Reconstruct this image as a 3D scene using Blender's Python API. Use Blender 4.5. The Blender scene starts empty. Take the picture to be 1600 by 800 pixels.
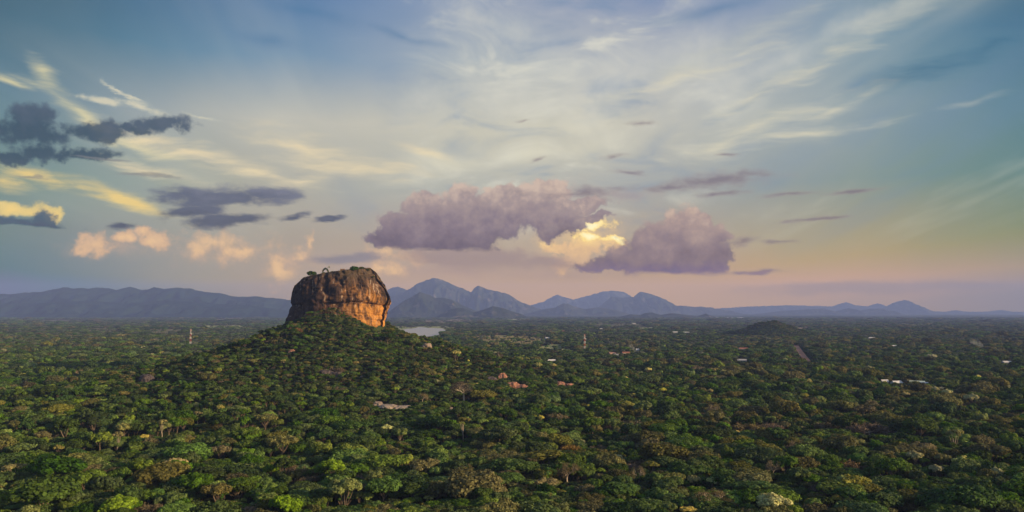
import bpy, math, random
import numpy as np
from mathutils import Vector
scene = bpy.context.scene
COL = scene.collection
R = math.radians
RNG = np.random.default_rng(7)

# ------------------------------------------------------------------ camera
F, W0, H0 = 1232.0, 800.0, 400.0          # focal length in photo pixels, photo centre
HORIZON = 486.0
CAM_Z = 108.0
PITCH = math.atan((HORIZON - H0) / F)
cam_data = bpy.data.cameras.new('camera')
cam_data.sensor_width = 36.0
cam_data.lens = 36.0 * F / 1600.0
cam_data.clip_start, cam_data.clip_end = 1.0, 120000.0
cam = bpy.data.objects.new('camera', cam_data)
cam.location = (0, 0, CAM_Z)
cam.rotation_euler = (math.pi / 2 + PITCH, 0, 0)
COL.objects.link(cam)
scene.camera = cam

def px_dir(px, py):
    cx, cy = (px - W0) / F, (H0 - py) / F
    c, s = math.cos(PITCH), math.sin(PITCH)
    v = Vector((cx, c - s * cy, s + c * cy))
    return v.normalized()

def px_uv(px, py):
    v = px_dir(px, py)
    return math.atan2(v.x, v.y) * F, math.asin(v.z) * F

def at_depth(px, py, D):
    """point at forward distance D (along y)"""
    v = px_dir(px, py)
    k = D / v.y
    return Vector((v.x * k, D, CAM_Z + v.z * k))

def at_plane(px, py, z):
    v = px_dir(px, py)
    k = (z - CAM_Z) / v.z
    return Vector((v.x * k, v.y * k, z))

def project(x, y, z):
    c, s = math.cos(PITCH), math.sin(PITCH)
    dz = z - CAM_Z
    fw = y * c + dz * s
    up = -y * s + dz * c
    return W0 + F * x / fw, H0 - F * up / fw, fw

# ------------------------------------------------------------------ exposure and render settings
scene.view_settings.view_transform = 'Standard'
scene.view_settings.look = 'None'
scene.view_settings.exposure = 0.5
scene.view_settings.gamma = 1.0
scene.view_settings.use_curve_mapping = False
cy = scene.cycles
cy.max_bounces = 4
cy.diffuse_bounces = 2
cy.glossy_bounces = 2
cy.transmission_bounces = 2
cy.volume_bounces = 0
cy.transparent_max_bounces = 8
cy.volume_max_steps = 64
cy.use_denoising = True
cy.sample_clamp_indirect = 4.0
cy.use_adaptive_sampling = True
cy.adaptive_threshold = 0.02

# ------------------------------------------------------------------ node helpers
def lin(c):
    o = []
    for v in c:
        v = v / 255.0
        o.append(v / 12.92 if v <= 0.04045 else ((v + 0.055) / 1.055) ** 2.4)
    return (o[0], o[1], o[2], 1.0)

class Nodes:
    def __init__(self, tree):
        self.t = tree
        tree.nodes.clear()
    def new(self, kind, **kw):
        n = self.t.nodes.new(kind)
        for k, v in kw.items():
            setattr(n, k, v)
        return n
    def put(self, sock, v):
        if isinstance(v, bpy.types.NodeSocket):
            self.t.links.new(v, sock)
        else:
            sock.default_value = v
    def math(self, op, a, b=None, c=None, clamp=False):
        n = self.new('ShaderNodeMath', operation=op, use_clamp=clamp)
        self.put(n.inputs[0], a)
        if b is not None: self.put(n.inputs[1], b)
        if c is not None: self.put(n.inputs[2], c)
        return n.outputs[0]
    def vmath(self, op, a, b=None):
        n = self.new('ShaderNodeVectorMath', operation=op)
        self.put(n.inputs[0], a)
        if b is not None: self.put(n.inputs[1], b)
        return n.outputs['Value'] if op in ('LENGTH', 'DOT_PRODUCT', 'DISTANCE') else n.outputs[0]
    def comb(self, x, y, z=0.0):
        n = self.new('ShaderNodeCombineXYZ')
        for i, v in enumerate((x, y, z)): self.put(n.inputs[i], v)
        return n.outputs[0]
    def sep(self, v):
        n = self.new('ShaderNodeSeparateXYZ'); self.put(n.inputs[0], v)
        return n.outputs[0], n.outputs[1], n.outputs[2]
    def ss(self, x, lo, hi, a=0.0, b=1.0, kind='SMOOTHSTEP'):
        n = self.new('ShaderNodeMapRange', interpolation_type=kind)
        n.clamp = True
        for s, v in zip(('Value', 'From Min', 'From Max', 'To Min', 'To Max'), (x, lo, hi, a, b)):
            self.put(n.inputs[s], v)
        return n.outputs[0]
    def mix(self, f, a, b, blend='MIX'):
        n = self.new('ShaderNodeMix', data_type='RGBA', blend_type=blend)
        self.put(n.inputs[0], f); self.put(n.inputs[6], a); self.put(n.inputs[7], b)
        return n.outputs[2]
    def ramp(self, f, stops, interp='LINEAR'):
        n = self.new('ShaderNodeValToRGB')
        cr = n.color_ramp; cr.interpolation = interp
        while len(cr.elements) < len(stops): cr.elements.new(0.5)
        for e, (p, c) in zip(cr.elements, stops):
            e.position = p; e.color = c
        self.put(n.inputs[0], f)
        return n.outputs[0]
    def noise(self, vec, scale, detail=4.0, rough=0.55, dist=0.0, out=0):
        n = self.new('ShaderNodeTexNoise')
        n.noise_dimensions = '3D'
        self.put(n.inputs['Vector'], vec)
        n.inputs['Scale'].default_value = scale
        n.inputs['Detail'].default_value = detail
        n.inputs['Roughness'].default_value = rough
        n.inputs['Distortion'].default_value = dist
        return n.outputs[out]
    def mapping(self, vec, loc=(0, 0, 0), rot=(0, 0, 0), scale=(1, 1, 1), kind='POINT'):
        n = self.new('ShaderNodeMapping', vector_type=kind)
        self.put(n.inputs['Vector'], vec)
        n.inputs['Location'].default_value = loc
        n.inputs['Rotation'].default_value = rot
        n.inputs['Scale'].default_value = scale
        return n.outputs[0]

SUN_AZ, SUN_EL = R(106), R(15.0)            # azimuth clockwise from the view direction, elevation

HAZE_COLOR = (0.35, 0.485, 1.0, 1.0)
HAZE_DENSITY = 4.5e-5
HAZE_TOP = 1200.0
HAZE_GLOW = (0.218, 0.258, 0.44)             # what the haze itself sends back, seen end on
HZ = 33000.0; HX = 23500.0; HB = -1900.0   # limits of the modelled country
# ------------------------------------------------------------------ world: evening sky with clouds, laid out by direction
world = bpy.data.worlds.new('World')
scene.world = world
world.use_nodes = True
world.cycles.sampling_method = 'MANUAL'
world.cycles.sample_map_resolution = 512
N = Nodes(world.node_tree)

def build_sky():
    tc = N.new('ShaderNodeTexCoord').outputs['Generated']
    dx, dy, dz = N.sep(N.vmath('NORMALIZE', tc))
    az = N.math('MULTIPLY', N.math('ARCTAN2', dx, dy), F)
    el = N.math('MULTIPLY', N.math('ARCSINE', dz), F)
    UV = N.comb(az, el, 0.0)
    # gentle wandering of everything broad
    nw = N.noise(UV, 1 / 170.0, 3.0, 0.5, out=1)
    warp = N.vmath('MULTIPLY', N.vmath('SUBTRACT', nw, (0.5, 0.5, 0.5)), (70.0, 46.0, 0.0))
    UVw = N.vmath('ADD', UV, warp)
    u, v, _ = N.sep(UVw)
    nb = N.noise(UV, 1 / 34.0, 6.0, 0.64)          # billows
    nf = N.noise(N.mapping(UV, scale=(0.45, 1.0, 1.0)), 1 / 24.0, 5.0, 0.62)   # flat scud
    nl = N.noise(UV, 1 / 90.0, 4.0, 0.55)
    sr = N.noise(N.mapping(UVw, rot=(0, 0, R(-14)), scale=(0.16, 1.0, 1)), 1 / 17.0, 5.0, 0.6)    # drawn-out threads
    sl = N.noise(N.mapping(UVw, rot=(0, 0, R(24)), scale=(0.16, 1.0, 1)), 1 / 17.0, 5.0, 0.6)
    # ---- clear sky colour by elevation row and azimuth
    xs = [0, 200, 400, 600, 800, 1000, 1200, 1400, 1600]
    rows = SKY_ROWS
    u0, u1 = px_uv(0, 300)[0], px_uv(1600, 300)[0]
    t = N.math('DIVIDE', N.math('SUBTRACT', u, u0), u1 - u0, clamp=True)
    pos = [(px_uv(x, 300)[0] - u0) / (u1 - u0) for x in xs]
    col, prev = None, None
    for y, cs in sorted(rows.items(), reverse=True):
        r = N.ramp(t, [(p, lin(c)) for p, c in zip(pos, cs)], 'B_SPLINE')
        vy = px_uv(800, y)[1]
        if col is None: col = r
        else: col = N.mix(N.ss(v, prev, vy, kind='LINEAR'), col, r)
        prev = vy
    # ---- high cirrus on a level sheet, drawn out along the wind
    den = N.math('ADD', N.math('MAXIMUM', dz, 0.0), 0.09)
    P = N.comb(N.math('DIVIDE', dx, den), N.math('DIVIDE', dy, den), 0.0)
    c1 = N.noise(N.mapping(P, rot=(0, 0, R(-4)), scale=(1.25, 0.26, 1)), 1.1, 4.0, 0.5, 0.5)
    c2 = N.noise(N.mapping(UV, rot=(0, 0, R(12)), scale=(0.5, 1.25, 1)), 1 / 75.0, 5.0, 0.55, 0.7)
    side = N.ss(N.math('ABSOLUTE', N.math('SUBTRACT', az, 60)), 60, 420)
    up = N.ss(el, 70, 200)
    cc = N.math('ADD', c2, N.math('MULTIPLY', side, N.math('SUBTRACT', c1, c2)))
    edge = N.math('MULTIPLY', N.ss(N.math('ABSOLUTE', az), 800, 480, 0.35, 1.0), N.ss(az, -430, -130, 0.25, 1.0))
    up = N.math('MULTIPLY', up, edge)
    col = N.mix(N.math('MULTIPLY', N.math('MULTIPLY', N.ss(cc, 0.49, 0.72), up), 0.72), col, lin((222, 219, 204)))
    col = N.mix(N.math('MULTIPLY', N.math('MULTIPLY', N.ss(cc, 0.5, 0.3), up), 0.5), col, lin((112, 140, 174)))
    # ragged displacement for the clouds
    nr = N.noise(UV, 1 / 42.0, 4.0, 0.6, out=1)
    UVr = N.vmath('ADD', UV, N.vmath('MULTIPLY', N.vmath('SUBTRACT', nr, (0.5, 0.5, 0.5)), (64.0, 40.0, 0.0)))
    ns = N.noise(N.mapping(UV, scale=(0.35, 1.0, 1.0)), 1 / 40.0, 5.0, 0.6, out=1)
    UVs = N.vmath('ADD', UV, N.vmath('MULTIPLY', N.vmath('SUBTRACT', ns, (0.5, 0.5, 0.5)), (90.0, 26.0, 0.0)))

    chain = [None]
    def field(prims, warpv=None):
        src0 = UV if warpv is None else warpv
        d = None
        for p in prims:
            x, y, rx, ry = p[:4]
            rot = p[4] if len(p) > 4 else 0.0
            cu, cv = px_uv(x, y)
            a = math.cos(cu / F)
            src = src0
            if chain[0] is not None:       # keeps the evaluation in sequence (the shader stack is small)
                n = N.new('ShaderNodeVectorMath', operation='MULTIPLY_ADD')
                N.put(n.inputs[0], chain[0]); n.inputs[1].default_value = (0, 0, 1e-7); N.put(n.inputs[2], src0)
                src = n.outputs[0]
            m = N.mapping(src, loc=(cu, cv, 0), rot=(0, 0, R(rot)), scale=(rx * a * a, ry * a, 1.0), kind='TEXTURE')
            l = N.vmath('LENGTH', m)
            d = l if d is None else N.math('MINIMUM', d, l)
            chain[0] = d
        return N.math('SUBTRACT', 1.0, d)

    def layer(col, prims, noise, amp, soft, stops, opacity=1.0, lo=0.0, shade=None, base=None, warpv=None, bk=0.035):
        d = field(prims, warpv)
        e = N.math('ADD', d, N.math('MULTIPLY', N.math('SUBTRACT', noise, 0.5), amp))
        if base is not None:
            vb = px_uv(800, base)[1]
            e = N.math('MINIMUM', e, N.math('MULTIPLY', N.math('SUBTRACT', N.math('ADD', el, N.math('MULTIPLY', N.math('SUBTRACT', nf, 0.5), 20.0)), vb), bk))
        m = N.math('MULTIPLY', N.ss(e, lo, lo + soft), opacity)
        c = N.ramp(shade if shade is not None else e, stops)
        res = N.mix(m, col, c)
        chain[0] = N.math('MULTIPLY', res, 1.0)
        return res

    def vshade(y0, y1, namp=0.5, noise=None):
        """0 at photo row y0, 1 at row y1, broken up by noise"""
        a, b = px_uv(800, y0)[1], px_uv(800, y1)[1]
        q = N.ss(el, a, b, kind='LINEAR')
        return N.math('ADD', q, N.math('MULTIPLY', N.math('SUBTRACT', nb if noise is None else noise, 0.5), namp), clamp=True)

    for L in CLOUDS:
        nz = {'b': nb, 'f': nf, 'l': nl, 'sr': sr, 'sl': sl}[L['n']]
        sh = None
        if 'v' in L: sh = vshade(L['v'][0], L['v'][1], L['v'][2], nz)
        col = layer(col, L['p'], nz, L['a'], L['s'], [(p, lin(c)) for p, c in L['c']], L.get('o', 1.0), L.get('lo', 0.0), sh, L.get('base'), {'w': UVw, 'r': UVr, 's': UVs}.get(L.get('w')), L.get('bk', 0.035))

    # ---- the low sky is a stronger glow, seen through the haze of the plain
    path = N.math('MINIMUM', N.math('DIVIDE', HAZE_TOP - CAM_Z, N.math('MAXIMUM', dz, 0.004)), HZ)
    T = N.math('MAXIMUM', N.math('EXPONENT', N.math('MULTIPLY', path, -HAZE_DENSITY)), 0.2)
    Tv = N.comb(T, T, T)
    lost = N.vmath('MULTIPLY', N.vmath('SUBTRACT', (1, 1, 1), Tv), HAZE_GLOW)
    col = N.vmath('MAXIMUM', N.vmath('DIVIDE', N.vmath('SUBTRACT', col, lost), Tv), (0.01, 0.01, 0.01))
    # ---- overhead and behind: the Nishita sky
    sky = N.new('ShaderNodeTexSky', sky_type='NISHITA')
    sky.sun_disc = False
    sky.sun_elevation = SUN_EL
    sky.sun_rotation = SUN_AZ
    sky.air_density, sky.dust_density, sky.ozone_density = 1.0, 2.0, 2.0
    bg0 = N.new('ShaderNodeBackground')
    N.put(bg0.inputs['Color'], sky.outputs[0])
    bg0.inputs['Strength'].default_value = SKY_STRENGTH
    bg = N.new('ShaderNodeBackground')
    N.put(bg.inputs['Color'], col)
    bg.inputs['Strength'].default_value = 2.0 ** -scene.view_settings.exposure
    ahead = N.math('MULTIPLY', N.ss(el, F * R(38), F * R(24)), N.ss(dy, 0.35, 0.7))
    mx = N.new('ShaderNodeMixShader')
    N.put(mx.inputs[0], ahead)
    N.t.links.new(bg0.outputs[0], mx.inputs[1])
    N.t.links.new(bg.outputs[0], mx.inputs[2])
    out = N.new('ShaderNodeOutputWorld')
    N.t.links.new(mx.outputs[0], out.inputs['Surface'])

SKY_STRENGTH = 0.10
SKY_ROWS = {
    0:   [(52,86,106),(66,104,139),(77,118,162),(112,140,178),(165,172,186),(135,150,180),(125,145,180),(148,164,172),(64,102,124)],
    100: [(60,100,124),(80,124,151),(102,140,171),(142,160,181),(185,190,190),(185,187,190),(160,170,182),(110,145,165),(72,113,143)],
    200: [(95,129,148),(140,155,165),(180,180,175),(197,194,182),(200,197,182),(192,190,182),(175,180,180),(135,155,162),(90,129,149)],
    300: [(110,138,138),(150,164,158),(175,170,160),(168,172,170),(185,185,178),(165,168,170),(150,158,160),(130,150,148),(96,132,136)],
    380: [(108,132,140),(150,152,155),(165,158,152),(175,160,152),(182,167,154),(175,160,150),(170,160,142),(166,156,134),(128,142,124)],
    430: [(95,125,145),(140,145,155),(165,155,152),(180,158,154),(180,158,154),(184,160,150),(190,160,135),(186,158,128),(160,148,114)],
    470: [(85,120,145),(120,135,155),(155,148,155),(180,158,155),(184,160,154),(185,160,152),(180,158,148),(165,150,142),(142,140,130)],
}
PEACH = [(0.0, (190,165,152)), (0.5, (214,178,152)), (1.0, (236,196,156))]
SLATE = [(0.0, (74,88,112)), (0.5, (92,100,122)), (1.0, (128,128,142))]
MAUVE = [(0.0, (106,98,122)), (0.35, (132,120,137)), (0.7, (162,146,150)), (1.0, (204,182,170))]
CLOUDS = [
    # blue openings in the veil
    dict(p=[(480,15,210,26,-8),(420,60,120,22,-10),(640,55,140,13,-16),(1120,12,170,17,4),(1190,150,130,14,20),(1330,140,120,16,16)], n='l', a=1.2, s=1.3, o=0.6, c=[(0,(120,145,175)),(1,(84,124,162))], w='w'),
    dict(p=[(1440,112,230,36,12),(1540,75,110,34,20)], n='sr', a=1.6, s=1.3, o=0.75, c=[(0,(108,146,166)),(1,(66,112,142))], w='w'),
    # cream cirrus veils left, with the slanting streaks
    dict(p=[(135,183,135,20,-33),(15,133,70,9,-10),(62,115,26,42,20),(90,155,80,16,-20),(230,225,160,16,-20)], n='sl', a=2.2, s=1.5, o=0.8, c=[(0,(196,198,174)),(1,(230,218,170))], w='w'),
    dict(p=[(120,148,30,8,-10),(160,157,62,8,-10),(215,166,60,7,-10),(315,182,50,4,-10),(180,142,50,4,-30)], n='b', a=2.2, s=1.0, o=0.7, c=[(0,(190,196,186)),(1,(226,216,188))], w='s'),
    dict(p=[(45,272,110,20,-10),(190,308,160,16,-17),(20,285,60,24)], n='sl', a=1.6, s=1.1, o=0.9, c=[(0,(196,190,152)),(1,(236,206,138))], w='s'),
    dict(p=[(30,324,74,16,-8),(85,336,24,15)], n='b', a=1.3, s=0.5, o=0.95, c=[(0,(205,190,142)),(1,(240,208,138))], w='r'),
    # warm veil above the rock and the bright belt in the middle of the sky
    dict(p=[(480,235,130,36,-14),(560,265,170,26,-4),(655,238,70,16,-12),(470,285,90,14,8),(400,275,150,18,-8),(300,240,200,26,-16),(230,262,120,16,-14)], n='sl', a=2.0, s=1.3, o=0.9, c=[(0,(205,198,178)),(1,(232,214,178))], w='w'),
    dict(p=[(850,235,280,44,5),(700,255,170,34),(900,190,240,44,6)], n='l', a=1.5, s=1.6, o=0.65, c=[(0,(202,200,186)),(1,(222,216,194))], w='w'),
    dict(p=[(1000,110,280,60,14),(850,150,300,70,5),(1190,110,240,40,16),(770,40,180,46,-20),(1350,40,240,30,18)], n='l', a=2.4, s=1.6, o=0.6, c=[(0,(196,199,198)),(1,(214,212,202))], w='w'),
    # right cirrus streaks
    dict(p=[(1200,196,220,30,15),(1290,178,140,16,18),(1240,214,200,16,5),(1120,228,130,26,10),(1160,80,110,14,10),(1230,130,230,22,20),(1060,120,200,26,14)], n='sr', a=2.2, s=1.6, o=0.72, c=[(0,(202,202,190)),(1,(226,217,190))], w='w'),
    dict(p=[(1530,155,90,9,12),(1400,32,260,34,20),(1180,55,240,30,16)], n='sr', a=2.0, s=1.6, o=0.6, c=[(0,(168,178,174)),(1,(190,192,184))], w='w'),
    dict(p=[(200,386,150,30),(350,396,130,30),(450,412,90,40),(600,405,90,30)], n='b', a=1.8, s=1.4, o=0.5, c=[(0,(182,162,156)),(1,(198,168,152))], w='r'),
    dict(p=[(900,428,330,20),(700,424,220,18)], n='f', a=1.4, s=1.2, o=0.5, c=[(0,(172,150,152)),(1,(164,144,150))], w='s'),
    # peach cumulus low on the left
    dict(p=[(150,378,38,26),(205,372,24,12),(245,374,38,22),(222,358,20,10)], n='b', a=2.2, s=0.6, o=0.85, c=PEACH, w='r'),
    dict(p=[(330,380,90,26),(380,395,60,20),(435,412,36,44),(483,376,10,24),(465,400,30,22),(600,390,50,22),(640,402,60,16),(600,418,46,20)], n='b', a=2.6, s=1.0, o=0.7, c=PEACH, w='r'),
    # sunlit gap behind the two mauve clouds
    dict(p=[(905,368,110,44,4)], n='b', a=1.4, s=1.3, o=0.9, c=[(0,(206,176,152)),(0.5,(228,192,150)),(1,(244,208,150))], w='r'),
    dict(p=[(912,392,50,26),(888,408,36,20),(955,378,26,12),(875,385,26,12)], n='b', a=2.6, s=0.45, o=0.85, v=(418,360,1.6), c=[(0,(200,168,150)),(0.5,(226,188,150)),(1,(252,216,152))], w='r'),
    dict(p=[(882,351,48,10,12),(928,350,46,8,0),(958,374,26,8),(915,370,30,9),(890,360,40,7)], n='b', a=2.6, s=0.6, o=1.0, c=[(0,(238,200,140)),(0.4,(254,224,150)),(0.9,(255,244,200))], w='r'),
    # lower grey veil under the big cloud and beside the rock
    dict(p=[(760,408,130,24),(690,400,100,20),(850,412,60,18)], n='b', a=1.4, s=0.6, o=0.75, base=428, c=[(0,(160,142,146)),(1,(150,134,144))], w='s'),
    dict(p=[(535,404,80,13,4)], n='f', a=1.4, s=0.7, o=0.75, c=[(0,(142,136,150)),(1,(126,126,148))], w='s'),
    dict(p=[(1330,452,260,15),(1480,446,160,12)], n='f', a=1.2, s=0.7, o=0.55, c=[(0,(158,146,142)),(1,(146,140,142))], w='s'),
    # soft vapour round the two big clouds
    dict(p=[(700,350,150,62),(640,360,90,44),(820,325,110,56),(870,300,100,34),(960,305,110,18)], n='b', a=1.6, s=1.2, o=0.5, c=[(0,(186,168,158)),(1,(168,150,152))], w='r'),
    dict(p=[(1045,395,120,58),(1065,355,76,50),(1125,395,70,40),(960,415,80,22)], n='b', a=1.6, s=1.2, o=0.5, c=[(0,(190,168,152)),(1,(172,152,150))], w='r'),
    # big mauve cumulus
    dict(p=[(700,358,116,46),(610,370,50,16),(740,340,104,48),(900,318,70,14),(640,366,62,32),(622,345,30,24),(820,325,72,38),(870,350,44,26),(722,304,30,22),(662,316,36,24),(855,294,50,18),(800,305,60,20),(930,338,34,7)], n='b', a=1.5, s=0.26, o=0.95, base=394, v=(395,285,1.3), c=MAUVE, w='r'),
    # right mauve cumulus
    dict(p=[(1040,402,90,44),(1064,362,46,42),(1012,390,64,34),(1025,372,40,30),(1092,385,44,44),(1122,398,34,26),(1108,372,30,24),(970,408,60,18,10),(950,414,60,14,8),(1100,402,36,38),(1085,347,26,20)], n='b', a=1.5, s=0.32, o=0.92, base=433, v=(435,320,1.3), c=[(0,(112,102,126)),(0.4,(140,125,139)),(0.75,(168,148,149)),(1,(200,176,164))], w='r'),
    # thin mauve bars on the right
    dict(p=[(1110,283,120,16,2),(1050,292,60,8),(1170,272,60,9),(1140,301,60,6),(900,300,100,11,3),(985,270,34,6),(1240,303,52,6,2),(1335,298,62,5,3),(1185,427,76,6),(1275,343,60,4,4),(1160,380,34,14,20),(1215,380,24,6)], n='f', a=2.3, s=1.1, o=0.72, lo=-0.15, c=[(0,(160,148,150)),(1,(122,110,128))], w='s'),
    dict(p=[(990,193,44,6,-4),(820,189,22,5,8),(843,251,24,5,12),(953,246,22,7,4),(1130,241,22,4)], n='f', a=2.2, s=1.0, o=0.68, c=[(0,(172,160,156)),(1,(128,118,130))], w='s'),
    # slate scud on the left
    dict(p=[(45,206,96,28),(48,184,54,28),(145,208,80,20,4),(255,194,58,16,10),(205,204,40,10),(60,236,50,18),(125,240,80,12,8),(15,243,60,11)], n='b', a=2.1, s=0.6, o=0.92, v=(240,160,1.4), c=[(0,(66,86,108)),(0.5,(84,98,120)),(1,(126,132,148))], w='r'),
    dict(p=[(345,306,150,18,2),(305,302,90,14),(405,303,90,13,4),(305,328,64,15,8),(365,344,96,15,4),(452,341,34,8,14),(515,341,36,5,10),(190,352,36,8)], n='f', a=2.0, s=0.7, o=0.9, v=(355,280,1.4), c=[(0,(84,92,118)),(0.5,(94,102,128)),(1,(124,128,150))], w='s'),
    dict(bk=0.12, p=[(40,362,95,26),(0,358,70,28),(118,366,50,13),(68,344,26,18)], n='b', a=1.4, s=0.45, o=0.95, base=374, v=(382,335,1.3), c=[(0,(64,88,114)),(0.5,(82,102,126)),(1,(112,124,142))], w='r'),
    dict(p=[(55,279,34,3),(66,277,12,5),(230,274,70,5),(160,248,60,3)], n='f', a=1.4, s=0.6, o=0.6, c=[(0,(150,150,150)),(1,(110,116,128))], w='s'),
]
build_sky()

# ------------------------------------------------------------------ sun, low on the right
sun_data = bpy.data.lights.new('sun', 'SUN')
sun_data.energy = 5.0
sun_data.angle = R(0.6)
sun_data.color = (1.0, 0.70, 0.38)
sun = bpy.data.objects.new('sun', sun_data)
sun.rotation_euler = (math.pi / 2 - SUN_EL, 0, math.pi - SUN_AZ)
sun.location = (3000, -900, 900)
COL.objects.link(sun)
# ------------------------------------------------------------------ numeric noise (for shapes)
def _hash(ix, iy, iz, seed):
    h = (ix * 374761393 + iy * 668265263 + iz * 2147483647 + seed * 974711) & 0xffffffff
    h = ((h ^ (h >> 13)) * 1274126177) & 0xffffffff
    h = ((h ^ (h >> 16)) * 2246822519) & 0xffffffff
    return ((h ^ (h >> 15)) & 0xffff) / 65535.0

def vnoise(x, y, z=0.0, seed=0):
    x, y, z = np.broadcast_arrays(np.asarray(x, float), np.asarray(y, float), np.asarray(z, float))
    fx, fy, fz = np.floor(x), np.floor(y), np.floor(z)
    ix, iy, iz = fx.astype(np.int64), fy.astype(np.int64), fz.astype(np.int64)
    x, y, z = x - fx, y - fy, z - fz
    x, y, z = [t * t * t * (t * (t * 6 - 15) + 10) for t in (x, y, z)]
    r = 0
    for a in (0, 1):
        for b in (0, 1):
            for c in (0, 1):
                w = (x if a else 1 - x) * (y if b else 1 - y) * (z if c else 1 - z)
                r = r + w * _hash(ix + a, iy + b, iz + c, seed)
    return r

def fbm(x, y, z=0.0, octaves=4, seed=0, gain=0.5):
    s, a, t = 0, 1.0, 0
    for o in range(octaves):
        f = 2.03 ** o
        s = s + a * vnoise(np.asarray(x) * f + 17.3 * o, np.asarray(y) * f + 9.1 * o, np.asarray(z) * f, seed + o)
        t += a; a *= gain
    return s / t

# ------------------------------------------------------------------ object helpers
def mesh_obj(name, verts, faces, mats=(), parent=None, smooth=False, mat_idx=None, link=True):
    me = bpy.data.meshes.new(name)
    if isinstance(faces, np.ndarray):
        verts = np.asarray(verts, np.float32)
        n, k = faces.shape
        me.vertices.add(len(verts)); me.vertices.foreach_set('co', verts.ravel())
        me.loops.add(n * k); me.loops.foreach_set('vertex_index', faces.astype(np.int32).ravel())
        me.polygons.add(n)
        me.polygons.foreach_set('loop_start', np.arange(0, n * k, k, dtype=np.int32))
        me.polygons.foreach_set('loop_total', np.full(n, k, np.int32))
        me.update(calc_edges=True)
    else:
        me.from_pydata([tuple(v) for v in verts], [], [tuple(f) for f in faces])
        me.update()
    for m in mats: me.materials.append(m)
    if mat_idx is not None: me.polygons.foreach_set('material_index', np.asarray(mat_idx, np.int32))
    if smooth: me.polygons.foreach_set('use_smooth', np.ones(len(me.polygons), bool))
    o = bpy.data.objects.new(name, me)
    if link: COL.objects.link(o)
    if parent is not None: o.parent = parent
    return o

def empty(name, loc):
    o = bpy.data.objects.new(name, None)
    o.empty_display_size = 1.0
    o.location = loc
    COL.objects.link(o)
    return o

def tag(o, label=None, cat=None, group=None, kind=None):
    if label: o['label'] = label
    if cat: o['category'] = cat
    if group: o['group'] = group
    if kind: o['kind'] = kind
    return o

def grid_faces(nu, nv, wrap=False):
    i = np.arange(nv - 1)[:, None]; j = np.arange(nu if wrap else nu - 1)[None, :]
    j2 = (j + 1) % nu
    return np.stack([i * nu + j, i * nu + j2, (i + 1) * nu + j2, (i + 1) * nu + j], -1).reshape(-1, 4)

class Geo:
    """collects tubes, boxes and quads for one mesh"""
    def __init__(self): self.v, self.f, self.m = [], [], []
    def add(self, vs, fs, m=0):
        b = len(self.v)
        self.v.extend([tuple(p) for p in vs]); self.f.extend([tuple(b + i for i in f) for f in fs]); self.m.extend([m] * len(fs))
    def box(self, x0, x1, y0, y1, z0, z1, m=0):
        vs = [(x, y, z) for z in (z0, z1) for y in (y0, y1) for x in (x0, x1)]
        self.add(vs, [(0, 2, 3, 1), (4, 5, 7, 6), (0, 1, 5, 4), (2, 6, 7, 3), (0, 4, 6, 2), (1, 3, 7, 5)], m)
    def tube(self, pts, rad, seg=6, m=0, cap=True):
        pts = [Vector(p) for p in pts]
        vs = []
        for i, p in enumerate(pts):
            d = (pts[min(i + 1, len(pts) - 1)] - pts[max(i - 1, 0)])
            d = d.normalized() if d.length > 1e-9 else Vector((0, 0, 1))
            a = d.cross(Vector((0, 0, 1)) if abs(d.z) < 0.9 else Vector((1, 0, 0))).normalized()
            b = d.cross(a)
            for k in range(seg):
                t = 2 * math.pi * k / seg
                vs.append(p + (a * math.cos(t) + b * math.sin(t)) * rad[i])
        fs = []
        for i in range(len(pts) - 1):
            for k in range(seg):
                k2 = (k + 1) % seg
                fs.append((i * seg + k, i * seg + k2, (i + 1) * seg + k2, (i + 1) * seg + k))
        if cap:
            fs.append(tuple(range(seg - 1, -1, -1))); n = (len(pts) - 1) * seg
            fs.append(tuple(range(n, n + seg)))
        self.add(vs, fs, m)
    def build(self, name, mats, parent=None, smooth=False, link=True):
        return mesh_obj(name, self.v, self.f, mats, parent, smooth, self.m, link)

# ------------------------------------------------------------------ materials
def material(name):
    m = bpy.data.materials.new(name); m.use_nodes = True
    return m, Nodes(m.node_tree)

def finish(N, color, rough=0.9, bump=None, bump_k=0.3, dist=1.0, spec=0.2, translucent=0.0):
    p = N.new('ShaderNodeBsdfPrincipled')
    N.put(p.inputs['Base Color'], color)
    p.inputs['Roughness'].default_value = rough
    p.inputs['Specular IOR Level'].default_value = spec
    sh = p.outputs[0]
    if bump is not None:
        b = N.new('ShaderNodeBump'); b.inputs['Strength'].default_value = bump_k; b.inputs['Distance'].default_value = dist
        N.put(b.inputs['Height'], bump); N.put(p.inputs['Normal'], b.outputs[0])
    if translucent:
        tr = N.new('ShaderNodeBsdfTranslucent'); N.put(tr.inputs['Color'], color)
        mx = N.new('ShaderNodeMixShader'); mx.inputs[0].default_value = translucent
        N.t.links.new(sh, mx.inputs[1]); N.t.links.new(tr.outputs[0], mx.inputs[2]); sh = mx.outputs[0]
    o = N.new('ShaderNodeOutputMaterial'); N.t.links.new(sh, o.inputs['Surface'])

def simple(name, c1, c2, scale=1.0, rough=0.8, bump=0.0):
    m, N = material(name)
    co = N.new('ShaderNodeTexCoord').outputs['Object']
    n = N.noise(co, scale, 4.0)
    finish(N, N.mix(N.ss(n, 0.35, 0.65), (*c1, 1), (*c2, 1)), rough, n if bump else None, bump)
    return m

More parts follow.
